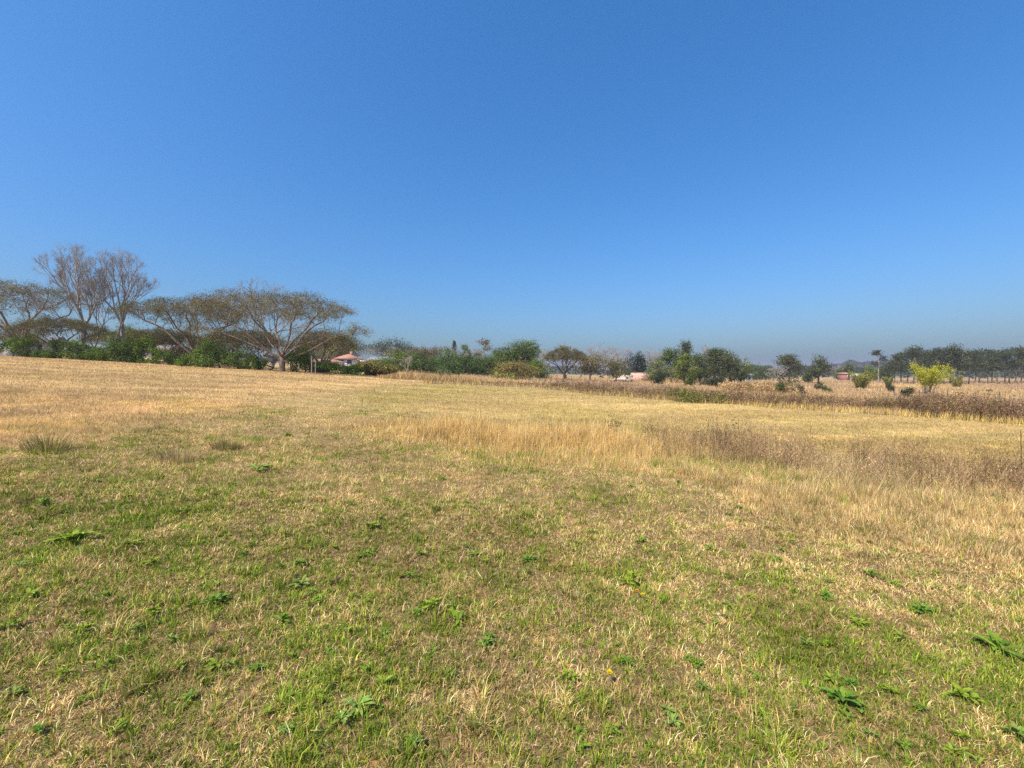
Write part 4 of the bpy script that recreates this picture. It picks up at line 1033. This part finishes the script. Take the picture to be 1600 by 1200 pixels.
PROTO = [rosette_mesh('flat_weed', rr_, n, c, 1.0, u_) for n, c, u_ in [(26, (.19, .29, .03), .45), (32, (.16, .26, .03), .55), (24, (.23, .32, .04), .45), (40, (.15, .26, .035), .6), (28, (.20, .29, .06), .45), (46, (.22, .31, .03), .65)]]
PURP = rosette_mesh('flat_weed', rr_, 13, (.13, .07, .065), 1.0, .3)
weeds = [(285, 803, 36), (65, 790, 46), (203, 855, 58), (335, 945, 62), (470, 918, 56), (238, 885, 36), (487, 948, 44), (440, 975, 48), (338, 1045, 52), (402, 1050, 40), (560, 1108, 74), (678, 950, 52), (716, 976, 54), (602, 1000, 46), (822, 830, 40), (825, 880, 44), (740, 870, 34), (990, 910, 60), (1000, 850, 36), (1090, 1045, 44), (1140, 952, 44), (1290, 936, 42),
         (1590, 1155, 66), (1500, 1090, 60), (1210, 880, 38), (1360, 902, 46), (1395, 915, 40), (1440, 960, 54), (1050, 1135, 46), (885, 1062, 46), (165, 1042, 34), (20, 982, 46), (45, 936, 50), (160, 936, 40), (30, 890, 40), (450, 682, 22), (832, 740, 20), (693, 750, 22), (600, 1075, 50), (645, 1170, 54), (532, 1132, 50), (240, 962, 38), (655, 866, 34), (570, 870, 36), (577, 826, 44),
         (466, 885, 42), (215, 987, 34), (130, 992, 42), (505, 1085, 32), (1110, 860, 30), (1240, 850, 26), (1060, 756, 20), (985, 762, 20), (1155, 796, 22), (910, 1150, 34), (1200, 1160, 54), (1410, 1002, 46), (760, 1010, 40), (300, 1095, 40), (95, 1060, 36), (180, 1150, 44), (700, 1060, 38), (420, 1120, 36), (980, 1040, 38), (1260, 1010, 36), (1340, 980, 40), (1150, 1090, 40), (640, 905, 32), (520, 860, 30), (380, 870, 28), (150, 755, 26), (200, 780, 30), (360, 760, 26), (560, 760, 24), (1500, 1180, 44), (60, 1150, 40), (20, 1090, 40), (860, 960, 34), (930, 835, 26)] + [(float(rng.uniform(0, 1)) ** .8 * 1500 + 20, float(v_), 16 + (v_ - 780) * .065 * float(rng.uniform(.7, 1.2))) for v_ in np.linspace(800, 1180, 62)]
WG = 'flat leaved green weeds in the near lawn'
def weed(u, v, s, me, label, group=None, squash=1.0):
    x, y = gp(u, v); o = bpy.data.objects.new('flat_weed', me); COL.objects.link(o)
    k = s / 2 / FPX * y * 1.08
    o.location = (x, y, float(H(x, y)) + .02); o.rotation_euler = (rng.normal(0, .08), rng.normal(0, .08), rng.uniform(0, 6.28)); o.scale = (k * .92, k * .92 * squash, k * rng.uniform(.6, .95))
    return tag(o, label, 'weed', group)
for k, (u, v, s) in enumerate(weeds): weed(u, v, s, PROTO[k % 6], 'small bright green flat leaved weed rosette growing in the short lawn', WG)
weed(1316, 1102, 92, PROTO[3], 'broad bright green weed rosette with long raised leaves near the lower right of the lawn')
weed(1562, 1022, 120, PROTO[1], 'largest dark green weed clump at the right edge of the near lawn', squash=.75)
weed(110, 848, 84, PROTO[5], 'wide low green weed patch at the left of the near lawn')
weed(402, 737, 62, PROTO[4], 'pale green weed tuft where the lawn turns dry on the left')
weed(525, 912, 34, PURP, 'purple leaved weed rosette in the near lawn')

def ground_cover():
    """scattered clover-like leaves and lush long blades that make the green patches"""
    b = Buf()
    for y0, y1, dn in [(1.2, 3.5, 150), (3.5, 6.5, 60), (6.5, 10, 12)]:
        x, y = scatter(y0, y1, dn); z = zones(x, y); g = green(x, y, z); ok = rng.random(len(x)) < sst(.35, .8, g); x, y = x[ok], y[ok]
        for k in range(7):
            n = len(x); xx = x + rng.normal(0, .03, n); yy = y + rng.normal(0, .03, n)
            blades(b, xx, yy, rng.uniform(.03, .075, n), rng.uniform(.0035, .0075, n), np.clip(np.abs(rng.normal(.9, .35, n)), 0, 1.4), pick(PAL_GREEN * np.array([.95, 1.1, .9]), n, .2), True)
    x, y = scatter(1.3, 8.0, 34); z = zones(x, y); g = green(x, y, z); ok = (rng.random(len(x)) < .25 + g) & ~z['tall'] & ~z['mid']; x, y = x[ok], y[ok]
    for k in range(9):
        n = len(x); blades(b, x + rng.normal(0, .012, n), y + rng.normal(0, .012, n), rng.uniform(.02, .065, n), rng.uniform(.005, .011, n), np.clip(rng.normal(.95, .3, n), .2, 1.35), pick(np.array([(.19, .31, .03), (.15, .26, .03), (.24, .35, .04)]), n, .15), True)
    tag(b.build('lush_grass', M_WEED), 'broad green grass tufts scattered through the near lawn', 'grass', kind='stuff')
ground_cover()

def flower(u, v, col, label):
    x, y = gp(u, v); h = .07
    t = empty('lawn_flower', (x, y, float(H(x, y)))); tag(t, label, 'flower')
    b = Buf(); tubes(b, np.array([[0, 0, 0], [.004, 0, h * .5], [0, .003, h]]), np.array([-1, 0, 1]), np.array([.002, .0018, .0016]), np.ones(3, bool), 5)
    b.V = b.V; o = b.build('stem', M_BARKG, t)
    b = Buf()
    for ring, (n, L_, el) in enumerate([(14, .016, .15), (12, .013, .5), (8, .009, .9)]):
        for k in range(n):
            th = k / n * 6.283 + ring * .3; d = np.array([math.cos(th) * math.cos(el), math.sin(th) * math.cos(el), math.sin(el)]); e = np.array([-math.sin(th), math.cos(th), 0]) * .0028
            c = np.array([0, 0, h]); b.add([c - e * .5, c + e * .5, c + d * L_ + e, c + d * L_ - e], [(0, 1, 2, 3)], np.array(col) * rng.uniform(.85, 1.1))
    b.build('petals', M_WEED, t)
flower(1004, 944, (.80, .62, .02), 'yellow dandelion-like flower right of the orange one in the lawn')
flower(995, 938, (.78, .36, .02), 'small orange flower beside a yellow one in the lawn')
flower(952, 1072, (.85, .62, .02), 'single yellow flower standing alone in the near lawn')
def stone(u, v, s, label):
    x, y = gp(u, v); n, m = 12, 8; V = []
    for i in range(m + 1):
        for j in range(n):
            a = math.pi * i / m; c = 2 * math.pi * j / n; k = s * (.8 + .4 * float(vn(math.cos(c) * 2 + 5, math.cos(a) * 2 + math.sin(c) * 2 + 5, 8)))
            V.append((math.sin(a) * math.cos(c) * k, math.sin(a) * math.sin(c) * k * .7, math.cos(a) * k * .5))
    F_ = [(i * n + j, i * n + (j + 1) % n, (i + 1) * n + (j + 1) % n, (i + 1) * n + j) for i in range(m) for j in range(n)]
    tag(mesh_obj('stone', V, [F_], M_STONE, smooth=True, loc=(x, y, float(H(x, y)) + s * .5)), label, 'stone')
stone(1122, 962, .018, 'small pale stone lying in the near lawn')

# dead weeds that stand out singly above the tall grass
def stalk(u, Y, vtop, label, pal, nbr, nleaf, tipcol=None, lean=.1, wst=.014, ls=.045, nst=5, spread=.12):
    x, y = uY(u, Y); h = zpx(vtop, Y) - float(H(x, y)); b = Buf()
    n = nst; xs = x + rng.normal(0, spread, n); ys = y + rng.normal(0, spread, n)
    forbs(b, xs, ys, h * np.concatenate([[1.0], rng.uniform(.7, .95, n - 1)]), np.array(pal), nleaf, ls, nbr, wst, lean)
    if tipcol is not None:
        leafq(b, np.stack([np.repeat(xs, 14), np.repeat(ys, 14), np.repeat(H(xs, ys) + h * .93, 14)], -1) + rng.normal(0, .06, (n * 14, 3)), rng.uniform(.02, .05, n * 14), np.array([tipcol]) * rng.uniform(.7, 1.2, (n * 14, 1)))
    V = np.concatenate(b.V); zb = float(H(x, y)); b.V = [V - np.array([x, y, zb])]
    b.F = {k: [np.concatenate(f)] for k, f in b.F.items()}; b.C = [np.concatenate(b.C)]
    tag(b.build('dead_weed', M_DRY, loc=(x, y, zb)), label, 'weed')
DK = [(.10, .07, .045), (.14, .10, .06)]
stalk(1136, 9.3, 646, 'dark stemmed dead weed with yellow brown seed heads above the tall grass', DK, 4, 3, (.42, .26, .05))
stalk(1102, 9.6, 648, 'smaller dead weed with rusty seed heads left of the yellow headed one', DK, 3, 3, (.38, .20, .06), nst=3)
stalk(956, 10.6, 655, 'low dark dead weed at the back of the straw grass', DK, 4, 5, lean=.5)
stalk(1006, 10.4, 663, 'tiny dark dead weed right of the low dark one', DK, 3, 4, lean=.5, nst=3)
stalk(1182, 9.0, 645, 'single thin leaning dead stem above the brown weeds', DK, 1, 1, nst=1, lean=.3)
stalk(1570, 7.2, 668, 'single bare leaning twig above the weeds near the right edge', DK, 0, 0, nst=1, lean=.18)
def tussock(u, v, s, hh, label, pal, n=260):
    x, y = gp(u, v); b = Buf(); th = rng.uniform(0, 6.283, n); q = np.sqrt(rng.random(n)) * s
    xx, yy = x + q * np.cos(th), y + q * np.sin(th)
    blades(b, xx, yy, rng.uniform(.5, 1.0, n) * hh, rng.uniform(.004, .009, n), np.clip(q / s * .7 + np.abs(rng.normal(0, .15, n)), 0, 1.2), pick(np.array(pal), n, .2), True, az=th)
    V = np.concatenate(b.V); zb = float(H(x, y)); b.V = [V - np.array([x, y, zb])]; b.F = {k: [np.concatenate(f)] for k, f in b.F.items()}; b.C = [np.concatenate(b.C)]
    tag(b.build('grass_tussock', M_GRASS, loc=(x, y, zb)), label, 'tussock')
TP = [(.34, .28, .10), (.27, .23, .08), (.42, .33, .14), (.22, .21, .06)]
tussock(74, 706, .22, .36, 'dark grey olive grass tussock on the left where the lawn meets the golden field', TP)
tussock(277, 720, .25, .22, 'low brownish tussock right of the dark olive tussock', [(.40, .31, .14), (.32, .26, .11), (.46, .36, .18)])
tussock(352, 702, .18, .26, 'greyish tussock behind the pale green weed tuft', TP)

# ------------------------------------------------------------------ haze
def haze():
    b = Buf(); b.box(-1900, 1900, -1900, 1900, -14, 36)
    m, nt, out = newmat('haze_air'); v = N(nt, 'ShaderNodeVolumePrincipled')
    v.inputs['Color'].default_value = (.95, .87, 1.0, 1); v.inputs['Density'].default_value = HAZE; v.inputs['Anisotropy'].default_value = 0.2
    nt.links.new(v.outputs[0], out.inputs['Volume'])
    tag(b.build('haze', m), 'thin pale blue haze over the far land', 'haze', kind='stuff')
HAZE = 0.0004
haze()

# ------------------------------------------------------------------ sky, sun, camera
SUN_EL, SUN_AZ = math.radians(53), math.radians(-135)       # azimuth from the view direction, negative = left
w = bpy.data.worlds.new('World'); SC.world = w; w.use_nodes = True
nt = w.node_tree; nt.nodes.clear()
sky = nt.nodes.new('ShaderNodeTexSky'); sky.sky_type = 'NISHITA'; sky.sun_disc = False
sky.sun_elevation = SUN_EL; sky.sun_rotation = SUN_AZ
sky.air_density = 1.5; sky.dust_density = 2.2; sky.ozone_density = 6.0; sky.altitude = 0
bg = nt.nodes.new('ShaderNodeBackground'); bg.inputs['Strength'].default_value = 0.099
wo = nt.nodes.new('ShaderNodeOutputWorld'); wb = nt.nodes.new('ShaderNodeVectorMath'); wb.operation = 'MULTIPLY'; wb.inputs[1].default_value = (.34, .705, 1.05)   # camera white balance of the sky
nt.links.new(sky.outputs[0], wb.inputs[0]); sep = nt.nodes.new('ShaderNodeSeparateXYZ'); com = nt.nodes.new('ShaderNodeCombineXYZ'); nt.links.new(wb.outputs[0], sep.inputs[0])   # camera tone response per channel
for i, (ex, gn) in enumerate([(1.42, 1.29), (1.0, 1.0), (1.0, 1.0)]):
    pw = nt.nodes.new('ShaderNodeMath'); pw.operation = 'POWER'; pw.inputs[1].default_value = ex; ml = nt.nodes.new('ShaderNodeMath'); ml.operation = 'MULTIPLY'; ml.inputs[1].default_value = gn
    nt.links.new(sep.outputs[i], pw.inputs[0]); nt.links.new(pw.outputs[0], ml.inputs[0]); nt.links.new(ml.outputs[0], com.inputs[i])
nt.links.new(com.outputs[0], bg.inputs[0]); nt.links.new(bg.outputs[0], wo.inputs[0])
sl = bpy.data.lights.new('sun', 'SUN'); sl.energy = 4.4; sl.angle = math.radians(.5); sl.color = (1, .91, .75)
so = bpy.data.objects.new('sun', sl); COL.objects.link(so); so.location = (-30, -10, 40)
from mathutils import Vector
sd = Vector((math.sin(SUN_AZ) * math.cos(SUN_EL), math.cos(SUN_AZ) * math.cos(SUN_EL), math.sin(SUN_EL)))
so.rotation_euler = sd.to_track_quat('Z', 'Y').to_euler()
cd = bpy.data.cameras.new('camera'); cam = bpy.data.objects.new('camera', cd); COL.objects.link(cam)
cd.sensor_width = 36; cd.lens = 36 * FPX / 1600; cd.clip_start = .05; cd.clip_end = 6000
cam.location = (0, 0, EYE); cam.rotation_euler = (math.pi / 2 - PITCH, 0, 0)
SC.camera = cam
SC.view_settings.view_transform = 'Standard'; SC.view_settings.look = 'None'; SC.view_settings.gamma = 1; SC.view_settings.exposure = 0.75
SC.cycles.max_bounces = 6; SC.cycles.diffuse_bounces = 3; SC.cycles.glossy_bounces = 2; SC.cycles.transmission_bounces = 3; SC.cycles.volume_bounces = 0
SC.cycles.use_denoising = False
